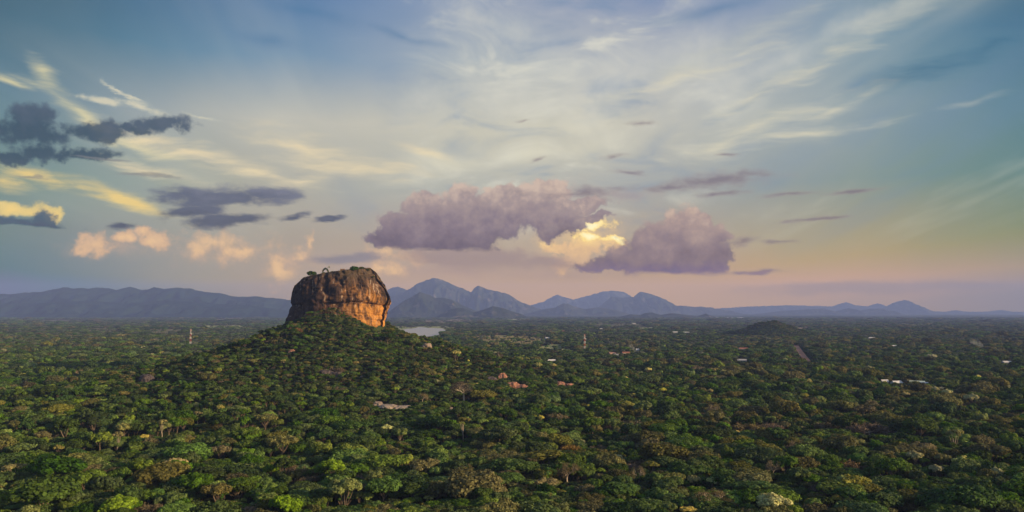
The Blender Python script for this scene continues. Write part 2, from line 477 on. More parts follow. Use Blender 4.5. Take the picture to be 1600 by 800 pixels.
def leaf_mat(name, c, vary=0.35, tr=0.25):
    m, N = material(name)
    oi = N.new('ShaderNodeObjectInfo')
    g = N.new('ShaderNodeNewGeometry')
    co = N.new('ShaderNodeTexCoord').outputs['Object']
    n = N.noise(co, 0.35, 3.0)
    hsv = N.new('ShaderNodeHueSaturation')
    r = oi.outputs['Random']
    N.put(hsv.inputs['Hue'], N.ss(N.math('FRACT', N.math('MULTIPLY', r, 7.31)), 0, 1, 0.478, 0.518, 'LINEAR'))
    N.put(hsv.inputs['Saturation'], N.ss(N.math('FRACT', N.math('MULTIPLY', r, 3.7)), 0, 1, 0.75, 1.1, 'LINEAR'))
    val = N.math('MULTIPLY', N.ss(r, 0, 1, 1 - vary, 1 + vary, 'LINEAR'), N.ss(n, 0.3, 0.7, 0.75, 1.25))
    val = N.math('MULTIPLY', val, N.ss(g.outputs['Random Per Island'], 0, 1, 0.6, 1.45, 'LINEAR'))
    N.put(hsv.inputs['Value'], val)
    hsv.inputs['Color'].default_value = (*c, 1)
    finish(N, hsv.outputs[0], 0.75, spec=0.12, translucent=tr)
    return m

LEAF = {
    'dark': leaf_mat('dark_green_leaves', (0.046, 0.088, 0.013)),
    'mid': leaf_mat('green_leaves', (0.090, 0.155, 0.019)),
    'bright': leaf_mat('bright_green_leaves', (0.150, 0.215, 0.026)),
    'olive': leaf_mat('olive_leaves', (0.140, 0.138, 0.032)),
    'straw': leaf_mat('olive_yellow_leaves', (0.200, 0.185, 0.050)),
    'dry': leaf_mat('dry_brown_twigs', (0.180, 0.140, 0.072)),
    'ash': leaf_mat('grey_brown_twigs', (0.200, 0.160, 0.105)),
    'rust': leaf_mat('orange_brown_leaves', (0.220, 0.135, 0.048)),
    'yellow': leaf_mat('yellow_blossom', (0.60, 0.53, 0.12)),
    'pale': leaf_mat('pale_yellow_green_blossom', (0.46, 0.46, 0.20)),
    'scrub': leaf_mat('haze_grey_leaves', (0.090, 0.112, 0.062)),  # far scrub, its green greyed to paint in distance haze
    'lime': leaf_mat('yellow_green_leaves', (0.31, 0.31, 0.065)),
}
BARK = simple('grey_brown_bark', (0.10, 0.075, 0.05), (0.17, 0.13, 0.09), 1.2)
PALE_BARK = simple('pale_bark', (0.34, 0.27, 0.19), (0.46, 0.38, 0.28), 1.0)
WHITE_BARK = simple('whitish_bark', (0.40, 0.32, 0.23), (0.54, 0.45, 0.34), 1.0)

# ------------------------------------------------------------------ terrain shape
ROCK_X, ROCK_Y = (530 - W0) / F * 1280, 1280.0
HILL_R = [0, 55, 80, 110, 150, 200, 250, 300, 360, 430]
HILL_Z = [99, 95, 82, 65, 48, 32, 19, 10, 3, 0]
_sm = at_plane(1203, 527, 0)

def height(x, y):
    x = np.asarray(x, float); y = np.asarray(y, float)
    dx, dy = x - ROCK_X, y - ROCK_Y
    r = np.hypot(dx, dy) + 1e-6
    cx, cy_ = dx / r, dy / r
    s = np.where(cx > 0, 1.12, 0.90) * cx ** 2 + np.where(cy_ < 0, 1.80, 0.95) * cy_ ** 2
    s = 1.0 + (s - 1.0) * np.clip((r - 60) / 90.0, 0.25, 1)
    rho = r / s
    n = fbm(x / 70.0, y / 70.0, 0, 4, 3)
    rho = rho * (1 + 0.30 * (n - 0.5))
    h = np.interp(rho, HILL_R, HILL_Z)
    h = h + np.clip(h / 20.0, 0, 1) * (fbm(x / 38.0, y / 38.0, 0, 3, 11) - 0.5) * 9.0
    h = h + 15.0 * np.exp(-((dx + 4) / 34.0) ** 2 - ((dy + 78) / 34.0) ** 2) - 14.0 * np.exp(-((dx - 84) / 36.0) ** 2 - ((dy + 40) / 60.0) ** 2)
    # spur with boulders right of the rock
    d2 = ((x + 25) / 150.0) ** 2 + ((y - 1190) / 110.0) ** 2
    h = h + 13.0 * np.exp(-d2 * 1.4)
    # small hill far on the right
    e = ((x - _sm.x) / 140.0) ** 2 + ((y - _sm.y) / 130.0) ** 2
    h = h + 56.0 * np.exp(-e ** 1.3) * (0.75 + 0.5 * fbm(x / 60.0, y / 60.0, 0, 3, 5))
    return h

def build_ground():
    th = np.concatenate([np.radians(np.arange(-180, -44, 4.0)), np.radians(np.arange(-44, 44, 0.30)), np.radians(np.arange(44, 180, 4.0))])
    s, c = np.sin(th), np.cos(th)
    with np.errstate(divide='ignore'):
        rm = np.minimum(HX / np.maximum(np.abs(s), 1e-9), np.where(c > 0, HZ, -HB) / np.maximum(np.abs(c), 1e-9))
    n = 330
    k = np.linspace(0, 1, n)[:, None]
    r = 3.0 * (rm[None, :] / 3.0) ** k
    x, y = r * s[None, :], r * c[None, :]
    z = height(x, y)
    v = np.stack([x, y, z], -1).reshape(-1, 3)
    f = grid_faces(len(th), n, True)
    v = np.vstack([v, [[0, 0, float(height(0, 0))]]])
    m, N = material('forest_floor')
    co = N.new('ShaderNodeTexCoord').outputs['Object']
    a = N.noise(co, 1 / 900.0, 5.0, 0.6)
    b = N.noise(co, 1 / 45.0, 5.0, 0.65)
    d = N.noise(N.mapping(co, scale=(0.4, 1, 1)), 1 / 520.0, 5.0, 0.6, 0.5)
    col = N.mix(N.ss(b, 0.35, 0.65), (0.016, 0.030, 0.010, 1), (0.050, 0.066, 0.022, 1))
    col = N.mix(N.math('MULTIPLY', N.ss(a, 0.48, 0.62), 0.6), col, (0.075, 0.080, 0.032, 1))
    col = N.mix(N.math('MULTIPLY', N.ss(d, 0.62, 0.70), 0.5), col, (0.16, 0.135, 0.075, 1))
    finish(N, col, 0.95, b, 0.5, 4.0, spec=0.0)
    tri = [(len(v) - 1, int((j + 1) % len(th)), j) for j in range(len(th))]
    o = mesh_obj('ground', v, [tuple(q) for q in f.tolist()] + tri, [m], smooth=True)
    tag(o, kind='structure')
build_ground()

# ------------------------------------------------------------------ fields, water and a dirt road (flat sheets just over the plain)
def ground_poly(pts, top):
    """photo outline -> ground outline; rows on the near side are read at canopy height"""
    mid = sum(p[1] for p in pts) / len(pts)
    return [at_plane(px, py, 0.0 if py <= mid else top) for px, py in pts]
CLEAR = []
def sheet(name, pts, mats, z=0.15, top=9.0, wob=0.12, seed=0):
    P = ground_poly(pts, top)
    cx, cy_ = sum(p.x for p in P) / len(P), sum(p.y for p in P) / len(P)
    out = []
    n = len(P)
    for i in range(n):
        a, b = P[i], P[(i + 1) % n]
        for k in range(8):
            q = a.lerp(b, k / 8)
            w = 1 + wob * (float(vnoise(q.x / 60.0, q.y / 160.0, 0, seed)) - 0.5) * 2
            out.append((cx + (q.x - cx) * w, cy_ + (q.y - cy_) * w))
    CLEAR.append(np.array(out))
    hz = float(np.max(height(np.array([p[0] for p in out]), np.array([p[1] for p in out]))))
    o = mesh_obj(name, [(x, y, z + hz) for x, y in out], [tuple(range(len(out) - 1, -1, -1))] if _area(out) < 0 else [tuple(range(len(out)))], mats)
    return tag(o, kind='structure')
def _area(p):
    return sum(p[i][0] * p[(i + 1) % len(p)][1] - p[(i + 1) % len(p)][0] * p[i][1] for i in range(len(p)))

def field_mat(name, a, b):
    m, N = material(name)
    co = N.new('ShaderNodeTexCoord').outputs['Object']
    n = N.noise(N.mapping(co, scale=(1, 0.5, 1)), 1 / 60.0, 5.0, 0.65)
    n2 = N.noise(co, 1 / 14.0, 3.0)
    col = N.mix(N.ss(n, 0.4, 0.6), (*a, 1), (*b, 1))
    col = N.mix(N.math('MULTIPLY', N.ss(n2, 0.56, 0.68), 0.6), col, (0.05, 0.075, 0.025, 1))
    finish(N, col, 0.95, spec=0.0)
    return m
STRAW_F = field_mat('straw_grass', (0.34, 0.27, 0.13), (0.24, 0.22, 0.09))
GREEN_F = field_mat('pale_green_grass', (0.26, 0.30, 0.12), (0.36, 0.36, 0.17))
DULL_F = field_mat('dull_grass', (0.20, 0.17, 0.10), (0.12, 0.14, 0.06))
BARE_F = field_mat('bare_paddy', (0.34, 0.27, 0.20), (0.24, 0.20, 0.14))
EARTH = simple('red_earth', (0.42, 0.17, 0.095), (0.52, 0.25, 0.15), 0.05)
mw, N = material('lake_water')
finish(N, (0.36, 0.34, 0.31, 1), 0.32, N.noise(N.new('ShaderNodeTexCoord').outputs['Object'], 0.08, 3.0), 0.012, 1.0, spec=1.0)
FIELDS = [
    ('field', [(738,526),(790,523),(852,528),(850,536),(800,539),(748,533)], STRAW_F),
    ('field', [(292,512),(320,508),(386,508),(384,511),(330,512),(300,514)], GREEN_F),
    ('field', [(225,513),(290,514),(284,521),(240,522)], DULL_F),
    ('field', [(130,513),(180,512),(200,519),(140,520)], DULL_F),
    ('field', [(612,510.5),(700,509.5),(722,512.5),(690,515),(612,514.5)], GREEN_F),
    ('field', [(612,516),(650,515),(640,524),(612,523)], GREEN_F),
    ('field', [(660,500),(735,499),(745,502),(700,505),(662,504)], BARE_F),
    ('field', [(790,498),(830,498),(826,501),(792,501)], GREEN_F),
    ('field', [(840,537),(880,539),(876,545),(842,544)], GREEN_F),
    ('field', [(870,545),(900,545),(896,551),(872,551)], GREEN_F),
    ('field', [(925,506),(1000,505),(1010,509),(930,511)], DULL_F),
    ('field', [(995,511),(1025,511),(1022,514),(998,515)], GREEN_F),
    ('field', [(1240,512),(1270,511),(1268,514),(1244,515)], BARE_F),
    ('field', [(335,498),(385,497),(384,499),(338,500)], BARE_F),
    ('field', [(1395,505),(1450,506),(1440,509),(1400,509)], DULL_F),
    ('field', [(60,500),(140,500),(130,503),(66,503)], DULL_F),
]
for i, (nm, pts, m) in enumerate(FIELDS): sheet(nm, pts, [m], seed=i)
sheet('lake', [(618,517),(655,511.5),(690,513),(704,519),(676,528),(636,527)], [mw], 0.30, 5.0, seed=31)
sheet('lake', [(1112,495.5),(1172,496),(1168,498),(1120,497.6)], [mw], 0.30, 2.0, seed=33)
def road(pts, w):
    P = [at_plane(px, py, 0) for px, py in pts]
    v, out = [], []
    for i, p in enumerate(P):
        d = (P[min(i + 1, len(P) - 1)] - P[max(i - 1, 0)]).normalized()
        s = Vector((d.y, -d.x, 0)) * w
        v += [(p.x - s.x, p.y - s.y, 0.2), (p.x + s.x, p.y + s.y, 0.2)]
    mesh = mesh_obj('dirt_road', v, [(2 * i, 2 * i + 1, 2 * i + 3, 2 * i + 2) for i in range(len(P) - 1)], [EARTH])
    tag(mesh, kind='structure')
    k = 2.4
    a = [np.array(p[:2]) for p in v]
    L = [m + (l - m) * k for l, m in ((a[2 * i], (a[2 * i] + a[2 * i + 1]) / 2) for i in range(len(P)))]
    Rr = [m + (r - m) * k for r, m in ((a[2 * i + 1], (a[2 * i] + a[2 * i + 1]) / 2) for i in range(len(P)))]
    CLEAR.append(np.array(L + Rr[::-1]))
road([(1244,540),(1250,549),(1258,560),(1268,572)], 7.0)

# ------------------------------------------------------------------ mountains
def hill_mat(name, c1, c2, rock):
    m, N = material(name)
    co = N.new('ShaderNodeTexCoord').outputs['Object']
    n = N.noise(co, 1 / 460.0, 7.0, 0.65)
    n2 = N.noise(N.mapping(co, scale=(1, 1, 0.35)), 1 / 220.0, 6.0, 0.65)
    col = N.mix(N.ss(n, 0.38, 0.62), (*c1, 1), (*c2, 1))
    col = N.mix(N.math('MULTIPLY', N.ss(n2, 0.56, 0.66), 0.7), col, (*rock, 1))
    finish(N, col, 0.95, n, 0.6, 60.0, spec=0.0)
    return m
HM = hill_mat('forested_hillside', (0.016, 0.026, 0.016), (0.042, 0.050, 0.030), (0.19, 0.15, 0.12))
HM2 = hill_mat('dimmed_forested_hillside', (0.008, 0.022, 0.018), (0.016, 0.034, 0.026), (0.026, 0.04, 0.032))  # darker, bluer copy of HM with dimmed light painted into the colour
def mountain(name, pts, D, depth, mat, seed, rough=1.0):
    D *= 1.4
    depth *= 1.4
    P = [at_depth(px, py, D) for px, py in pts]
    xs = np.array([p.x for p in P]); zs = np.array([p.z for p in P])
    nx, nt = int(min(620, max(120, (xs[-1] - xs[0]) / 24))), 61
    x = np.linspace(xs[0], xs[-1], nx)
    crest = np.interp(x, xs, zs)
    sc = max(crest.max(), 40.0)
    kk = np.ones(5) / 5
    crest = np.convolve(np.pad(crest, 2, 'edge'), kk, 'valid') * 0.1 + crest * 0.9
    crest = crest + (fbm(x / 130.0, seed * 3.1, 0, 5, seed, .6) - 0.5) * sc * 0.07
    t = np.linspace(-1, 1, nt)
    X = np.repeat(x[None, :], nt, 0); T = np.repeat(t[:, None], nx, 1)
    Wd = depth * (0.35 + 0.65 * crest / sc)[None, :]
    Y = D + T * Wd + (1 - np.abs(T)) * (fbm(X / 700.0, seed, 0, 3, seed + 5) - 0.5) * depth * 0.25
    ridge = 1 - np.clip(np.abs(fbm(X / 420.0 + 0.5 * T, T * 1.6, seed * 1.7, 5, seed + 9) - 0.5) * 5.0, 0, 1)
    fall = np.clip(1 - np.abs(T) ** 1.05, 0, 1)
    mid = np.sin(np.pi * np.clip(np.abs(T), 0, 1)) * rough
    Z = crest[None, :] * np.clip(fall + mid * (0.46 * ridge - 0.32), -0.05, 1) - 6.0 * (np.abs(T) > 0.97)
    off = X - 0.0
    # stay inside the modelled country
    v = np.stack([np.clip(X, -HX + 30, HX - 30), np.minimum(Y, HZ - 10), Z], -1).reshape(-1, 3)
    o = mesh_obj(name, v, grid_faces(nx, nt), [mat], smooth=True)
    return tag(o, kind='structure')
mountain('hills', [(-80,470),(-30,463),(0,460),(35,457),(70,456),(97,449),(115,451),(140,450),(157,449),(180,453),(200,448),(215,452),(222,454),(240,449),(255,451),(280,449),(305,452),(325,457),(350,459),(365,463),(385,464),(400,463),(430,466),(460,470),(520,480),(590,496)], 10500, 1500, HM2, 1, 0.9)
mountain('hills', [(-90,478),(-20,472),(60,474),(130,470),(200,474),(260,469),(330,474),(400,478),(470,489)], 9300, 900, HM2, 2, 0.9)
mountain('mountain', [(575,497),(590,470),(600,456),(612,450),(622,448),(633,452),(645,456),(660,468),(680,497)], 17000, 1500, HM, 3)
mountain('mountain', [(555,497),(580,480),(600,466),(622,460),(640,452),(650,445),(665,438),(680,435),(690,437),(705,443),(720,450),(737,457),(741,450),(748,446),(755,450),(775,455),(790,458),(800,464),(815,473),(830,478),(850,485),(880,496)], 15000, 1900, HM, 4)
mountain('mountain', [(596,498),(612,484),(630,471),(645,462),(655,456),(668,460),(680,465),(695,465),(710,470),(725,478),(745,486),(772,498)], 9800, 900, HM, 6)
mountain('hills', [(675,500),(690,490),(705,483),(715,481),(727,482),(740,488),(755,484),(770,478),(785,481),(800,486),(815,491),(835,500)], 8400, 500, HM, 7)
mountain('hills', [(800,498),(820,491),(850,483),(868,480),(880,474),(888,475),(900,480),(915,483),(935,480),(960,484),(985,491),(1000,498)], 13500, 800, HM, 8)
mountain('mountain', [(800,490),(820,479),(850,471),(862,464),(870,460),(880,464),(895,468),(920,462),(940,456),(960,454),(975,456),(985,462),(1000,470),(1040,478),(1080,490)], 21500, 1600, HM, 9)
mountain('mountain', [(915,497),(930,486),(945,472),(955,463),(970,465),(990,464),(995,459),(1000,456),(1008,457),(1025,463),(1040,468),(1055,477),(1080,479),(1110,480),(1150,487),(1185,496)], 17000, 1300, HM, 10)
mountain('hills', [(955,501),(970,495),(985,491),(1000,492),(1008,489),(1018,488),(1032,492),(1050,489),(1072,492),(1090,494),(1103,490),(1118,496),(1125,501)], 9000, 420, HM, 12)
mountain('mountain', [(1060,492),(1100,483),(1170,479),(1230,477),(1280,478),(1300,479),(1312,475),(1325,472),(1337,477),(1355,479),(1362,476),(1370,474),(1382,478),(1420,483),(1450,492)], 22000, 1200, HM, 13)
mountain('hills', [(1160,497),(1185,490),(1220,486),(1260,483),(1285,482),(1300,486),(1312,488),(1320,483),(1327,481),(1338,487),(1350,484),(1362,482),(1375,482),(1392,485),(1415,497)], 16000, 900, HM, 14)
mountain('mountain', [(1360,493),(1378,484),(1390,477),(1402,472),(1415,468.5),(1427,473),(1440,480),(1455,486),(1470,489),(1490,494)], 19500, 1100, HM, 15)
mountain('hills', [(1380,494),(1420,488),(1450,486),(1480,487),(1495,484.5),(1507,487),(1540,487),(1552,485.5),(1562,484),(1577,487),(1600,487),(1640,488),(1700,494)], 20500, 900, HM, 16)
mountain('hills', [(1150,499),(1180,495),(1240,494),(1300,493),(1380,495),(1450,497),(1480,500)], 10500, 500, HM2, 17)
# ------------------------------------------------------------------ the great rock
def build_rock():
    # wall outlines against height: left, right, front, back (metres from the rock's axis)
    zl = [30, 63, 78, 94, 106, 113, 117, 121, 127, 138, 148, 155, 160, 164, 168, 172]
    xl = [-118, -102, -88, -80, -76, -73, -70, -72.5, -74.5, -73.5, -69, -62, -56, -50, -44, -40]
    zr = [30, 78, 94, 104, 110, 117, 122, 127, 132, 136, 146, 156, 167, 173, 178]
    xr = [78, 74, 75, 76, 77, 79.5, 81, 81.5, 80.5, 79, 73.5, 68, 61, 56, 48]
    zf = [30, 70, 96, 110, 116, 119, 122, 127, 140, 155, 168, 178]
    yf = [-70, -62, -55, -52, -51, -53, -58.5, -59.5, -57, -52, -46, -38]
    nth, nz, ncap = 460, 210, 26
    th = np.linspace(0, 2 * np.pi, nth, endpoint=False)
    c, s = np.cos(th), np.sin(th)
    top = 160.5 + 17.0 * (c * 0.5 + 0.5)
    top = top + 5.0 * (fbm(c * 2.2, s * 2.2, 4, 3, 41) - 0.5)
    t = np.linspace(0, 1, nz)[:, None]
    Z = 35 + (top[None, :] - 35) * t
    n = 2.7
    cc = np.sign(c) * np.abs(c) ** (2 / n); sn = np.sign(s) * np.abs(s) ** (2 / n)
    X = np.where(cc[None, :] > 0, np.interp(Z, zr, xr) * np.abs(cc), np.interp(Z, zl, xl) * np.abs(cc))
    ysm = np.interp(zf, [30, 96, 125, 155, 178], [-70, -57, -57, -50, -38])
    wr = np.clip((X + 22) / 34.0, 0, 1)
    Yf = np.interp(Z, zf, yf) * wr + np.interp(Z, zf, ysm) * (1 - wr)
    Y = np.where(sn[None, :] < 0, -Yf * sn[None, :], -Yf * 1.05 * sn[None, :])
    # the right half of the front wall swings back, the face turns towards the right
    Y = Y + np.where(sn[None, :] < 0, 1, 0) * (np.clip(X - 22, 0, 90) * 0.48)
    rad = np.stack([np.broadcast_to(c, Z.shape), np.broadcast_to(s * 1.1, Z.shape)], -1)
    rad = rad / np.linalg.norm(rad, axis=-1, keepdims=True)
    side = np.clip(Z - 60, 0, 60) / 60
    d = (fbm(X / 34.0, Y / 34.0, Z / 40.0, 4, 21) - 0.5) * 17.0
    d += (fbm(X / 7.5, Y / 7.5, Z / 40.0, 4, 23) - 0.5) * 3.6                     # flutes worn by run-off
    d -= np.clip(0.09 - np.abs(fbm(X / 16.0, Y / 16.0, Z / 60.0, 3, 25) - 0.5), 0, 1) / 0.09 * 1.6   # vertical joints
    zled = 119 + 2.5 * np.sin(X / 26.0 + 0.6) + 5 * (fbm(X / 25.0, 3.3, 0, 3, 29) - 0.5)
    right = np.clip((X + 15) / 30.0, 0, 1)
    d -= right * np.exp(-((Z - zled) / 1.5) ** 2) * 4.0                              # dark overhang crack
    for k, (a, w, q) in enumerate(((108.5, 1.0, 1.8), (99.0, 1.2, 2.0), (90, 1.0, 1.5), (131, 0.9, 1.0))):
        zz = a + X * (-0.10 if k < 3 else 0.05) + 7 * (fbm(X / 30.0, 7.7 * k, 0, 3, 33 + k) - 0.5)
        d -= np.clip((X + 5) / 20.0, 0, 1) * np.exp(-((Z - zz) / w) ** 2) * q
    d += (fbm(X / 3.2, Y / 3.2, Z / 4.5, 3, 27) - 0.5) * 2.6
    d -= np.clip(0.16 - np.abs(fbm(X / 24.0, Y / 24.0, Z / 22.0, 3, 37) - 0.5), 0, 1) / 0.16 * 3.0
    X = X + rad[..., 0] * d * (0.45 + 0.55 * (np.abs(s)[None, :])); Y = Y + rad[..., 1] * d
    rings = [np.stack([X, Y, Z], -1).reshape(-1, 3)]
    x1, y1, z1 = X[-1], Y[-1], Z[-1]
    mx, my = 6.0, 2.0
    for k in range(1, ncap + 1):
        q = 1 - k / ncap
        x = mx + (x1 - mx) * q; y = my + (y1 - my) * q
        zz = 170.0 + 0.135 * x
        z = z1 * q ** 3 + zz * (1 - q ** 3) + (fbm(x / 11.0, y / 11.0, 0, 4, 43) - 0.5) * 4.5 * min(1, k / 3) + 1.2 * (1 - q ** 2)
        rings.append(np.stack([x, y, z], -1))
    v = np.vstack(rings)
    f = grid_faces(nth, nz + ncap, True)
    m, N = material('streaked_rock')
    co = N.new('ShaderNodeTexCoord').outputs['Object']
    x, y, z = N.sep(co)
    big = N.noise(co, 1 / 30.0, 5.0, 0.6)
    st = N.noise(N.mapping(co, scale=(1, 1, 0.10)), 1 / 5.5, 6.0, 0.68, 0.3)
    st2 = N.noise(N.mapping(co, scale=(1, 1, 0.07)), 1 / 14.0, 5.0, 0.6, 0.5)
    fine = N.noise(co, 1 / 2.6, 7.0, 0.7)
    bed = N.noise(N.mapping(co, rot=(0, R(6), 0), scale=(0.12, 0.12, 1)), 1 / 5.0, 5.0, 0.65)
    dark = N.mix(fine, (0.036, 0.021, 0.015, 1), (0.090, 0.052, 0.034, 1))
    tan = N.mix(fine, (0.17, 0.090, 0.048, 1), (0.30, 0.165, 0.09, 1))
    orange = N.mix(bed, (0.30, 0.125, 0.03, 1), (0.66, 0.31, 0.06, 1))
    pale = (0.46, 0.36, 0.27, 1)
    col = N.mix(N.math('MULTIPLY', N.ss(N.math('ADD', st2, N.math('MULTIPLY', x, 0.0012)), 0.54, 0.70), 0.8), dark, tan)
    # clean orange stone where the overhang keeps the run-off away (below the ledge) and in scars above it; towards the right the warm sunlight is painted in
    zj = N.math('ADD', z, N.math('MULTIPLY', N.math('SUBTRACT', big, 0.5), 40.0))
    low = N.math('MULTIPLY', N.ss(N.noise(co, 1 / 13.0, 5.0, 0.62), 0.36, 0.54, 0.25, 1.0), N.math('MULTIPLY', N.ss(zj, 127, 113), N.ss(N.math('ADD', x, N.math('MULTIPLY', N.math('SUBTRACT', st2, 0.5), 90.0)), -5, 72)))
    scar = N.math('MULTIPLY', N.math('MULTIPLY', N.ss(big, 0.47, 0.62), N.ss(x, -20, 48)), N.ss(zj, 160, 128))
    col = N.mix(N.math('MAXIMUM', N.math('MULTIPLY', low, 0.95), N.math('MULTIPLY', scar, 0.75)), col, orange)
    col = N.mix(N.math('MULTIPLY', N.ss(st, 0.57, 0.66), 0.6), col, pale)
    col = N.mix(N.math('MULTIPLY', N.ss(st, 0.52, 0.38), N.ss(zj, 100, 122, 0.35, 0.9)), col, (0.022, 0.016, 0.014, 1))
    col = N.mix(N.math('MULTIPLY', N.ss(N.noise(N.mapping(co, scale=(1, 1, 0.05)), 1 / 9.0, 5.0, 0.6, 0.4), 0.55, 0.63), N.ss(zj, 100, 118, 0.3, 0.85)), col, (0.020, 0.015, 0.014, 1))
    # lichen and soil staining the brow
    col = N.mix(N.math('MULTIPLY', N.ss(zj, 150, 172), 0.75), col, N.mix(fine, (0.035, 0.028, 0.018, 1), (0.10, 0.075, 0.045, 1)))
    hgt = N.math('ADD', N.math('MULTIPLY', fine, 0.6), N.math('ADD', N.math('MULTIPLY', st, 0.9), N.math('MULTIPLY', bed, 0.5)))
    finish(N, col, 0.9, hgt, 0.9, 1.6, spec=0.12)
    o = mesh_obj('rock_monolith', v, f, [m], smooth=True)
    o.location = (ROCK_X, ROCK_Y, 0)
    tag(o, 'huge streaked brown and orange sheer rock rising from the forested hilltop', 'rock')
    return v, f
ROCKV, ROCKF = build_rock()
_capz = ROCKV[:, 2]
def rock_top(x, y):
    """height of the rock's top at world x, y"""
    d = (ROCKV[:, 0] + ROCK_X - x) ** 2 + (ROCKV[:, 1] + ROCK_Y - y) ** 2
    near = np.argsort(d)[:30]
    return float(_capz[near].max())

# ------------------------------------------------------------------ boulders
def stone_mat(name, a, b, streak):
    m, N = material(name)
    co = N.new('ShaderNodeTexCoord').outputs['Object']
    n = N.noise(co, 0.35, 6.0, 0.65)
    s = N.noise(N.mapping(co, scale=(1, 1, 0.2)), 0.5, 5.0, 0.65)
    col = N.mix(N.ss(n, 0.38, 0.62), (*a, 1), (*b, 1))
    col = N.mix(N.math('MULTIPLY', N.ss(s, 0.52, 0.66), 0.75), col, (*streak, 1))
    finish(N, col, 0.9, n, 0.8, 0.8, spec=0.1)
    return m
RED_STONE = stone_mat('reddish_stone', (0.24, 0.115, 0.075), (0.36, 0.19, 0.13), (0.06, 0.04, 0.038))
GREY_STONE = stone_mat('grey_stone', (0.22, 0.17, 0.13), (0.34, 0.27, 0.21), (0.10, 0.08, 0.07))
DARK_STONE = stone_mat('dark_stone', (0.06, 0.05, 0.05), (0.11, 0.09, 0.085), (0.03, 0.027, 0.028))
PALE_STONE = stone_mat('pale_stone', (0.26, 0.21, 0.16), (0.38, 0.31, 0.25), (0.12, 0.10, 0.08))
import bmesh
KEEP_CLEAR = []        # (x, y, half width, clear depth towards the camera)
def find_ground(px, py, up):
    """the ground point whose height + up shows at this photo position"""
    d = px_dir(px, py)
    ts = np.linspace(250, 9000, 9000) if d.z < 0 else np.linspace(250, 3000, 3000)
    xs, ys, zs = d.x * ts, d.y * ts, CAM_Z + d.z * ts
    g = height(xs, ys) + up
    hit = np.nonzero(zs <= g)[0]
    i = hit[0] if len(hit) else -1
    return float(xs[i]), float(ys[i]), float(height(xs[i], ys[i]))

def boulder(px, py, w_px, h_px, mat, label, seed, split=1, clear=1.0):
    x, y, g = find_ground(px, py, 2.6)
    w = w_px / F * y; h = h_px / F * y * 0.72
    bm = bmesh.new()
    for k in range(split):
        b2 = bmesh.new()
        bmesh.ops.create_icosphere(b2, subdivisions=5, radius=1.0)
        co = np.array([v.co[:] for v in b2.verts])
        co = np.sign(co) * np.abs(co) ** 0.8
        n = fbm(co[:, 0] * 1.3 + 9 * k, co[:, 1] * 1.3, co[:, 2] * 1.3 + seed, 4, seed)
        n2 = fbm(co[:, 0] * 4, co[:, 1] * 4 + 3 * k, co[:, 2] * 2 + seed, 4, seed + 3)
        f = 0.70 + 0.6 * n + 0.26 * (n2 - 0.5)
        off = (k - (split - 1) / 2) * 0.62 * w
        sx = w * (0.52 if split == 1 else 0.62 - 0.1 * (k % 2))
        for v, c0, ff in zip(b2.verts, co, f):
            v.co = (c0[0] * ff * sx * (0.95 if split == 1 else 0.8) + off, c0[1] * ff * w * 0.40, c0[2] * ff * h * (0.95 - 0.22 * (k % 2)) + 2.4 - 0.12 * h - 0.1 * h * k)
        me2 = bpy.data.meshes.new('tmp'); b2.to_mesh(me2); b2.free(); bm.from_mesh(me2); bpy.data.meshes.remove(me2)
    me = bpy.data.meshes.new('boulder'); bm.to_mesh(me); bm.free()
    me.materials.append(mat); me.polygons.foreach_set('use_smooth', np.ones(len(me.polygons), bool))
    o = bpy.data.objects.new('boulder', me); COL.objects.link(o)
    o.location = (x, y, g)
    tag(o, label, 'boulder')
    KEEP_CLEAR.append((x, y, w * 0.55, 95.0 * clear, 4.0 + h * .2))
    return o
boulder(785, 591, 16, 14, RED_STONE, 'squarish reddish boulder, topmost of three on the slope right of the great rock', 3)
boulder(768, 593, 18, 7, DARK_STONE, 'low dark slab against the left side of the squarish reddish boulder', 5)
boulder(808, 606, 24, 15, RED_STONE, 'split reddish boulders with dark seams just below the squarish reddish boulder', 8, 2)
boulder(881, 602, 20, 9, RED_STONE, 'small reddish boulder with a pale top at the right foot of the hill', 12, 2)
boulder(591, 633, 17, 10, GREY_STONE, 'rounded grey boulder at the left end of the bare slab on the hillside', 15)
boulder(617, 636, 34, 7, PALE_STONE, 'long pale rock slab in the scrub halfway down the hillside', 18, 2)
boulder(704, 638, 7, 4, PALE_STONE, 'small whitish boulder just below the spreading bare tree', 21)
boulder(516, 584, 26, 9, DARK_STONE, 'dark brown rock outcrop among the trees below the great rock', 24, 2)
boulder(566, 590, 10, 4, PALE_STONE, 'tiny pale stone beside the dark brown outcrop below the great rock', 27)
boulder(666, 542, 16, 9, GREY_STONE, 'grey slab showing on the skyline slope right of the great rock', 30)
boulder(229, 594, 24, 13, DARK_STONE, 'dark lone boulder rising from the forest left of the hill', 33, 1, 1.4)
boulder(455, 551, 11, 8, RED_STONE, 'little reddish rock on the slope under the left end of the great rock', 36)
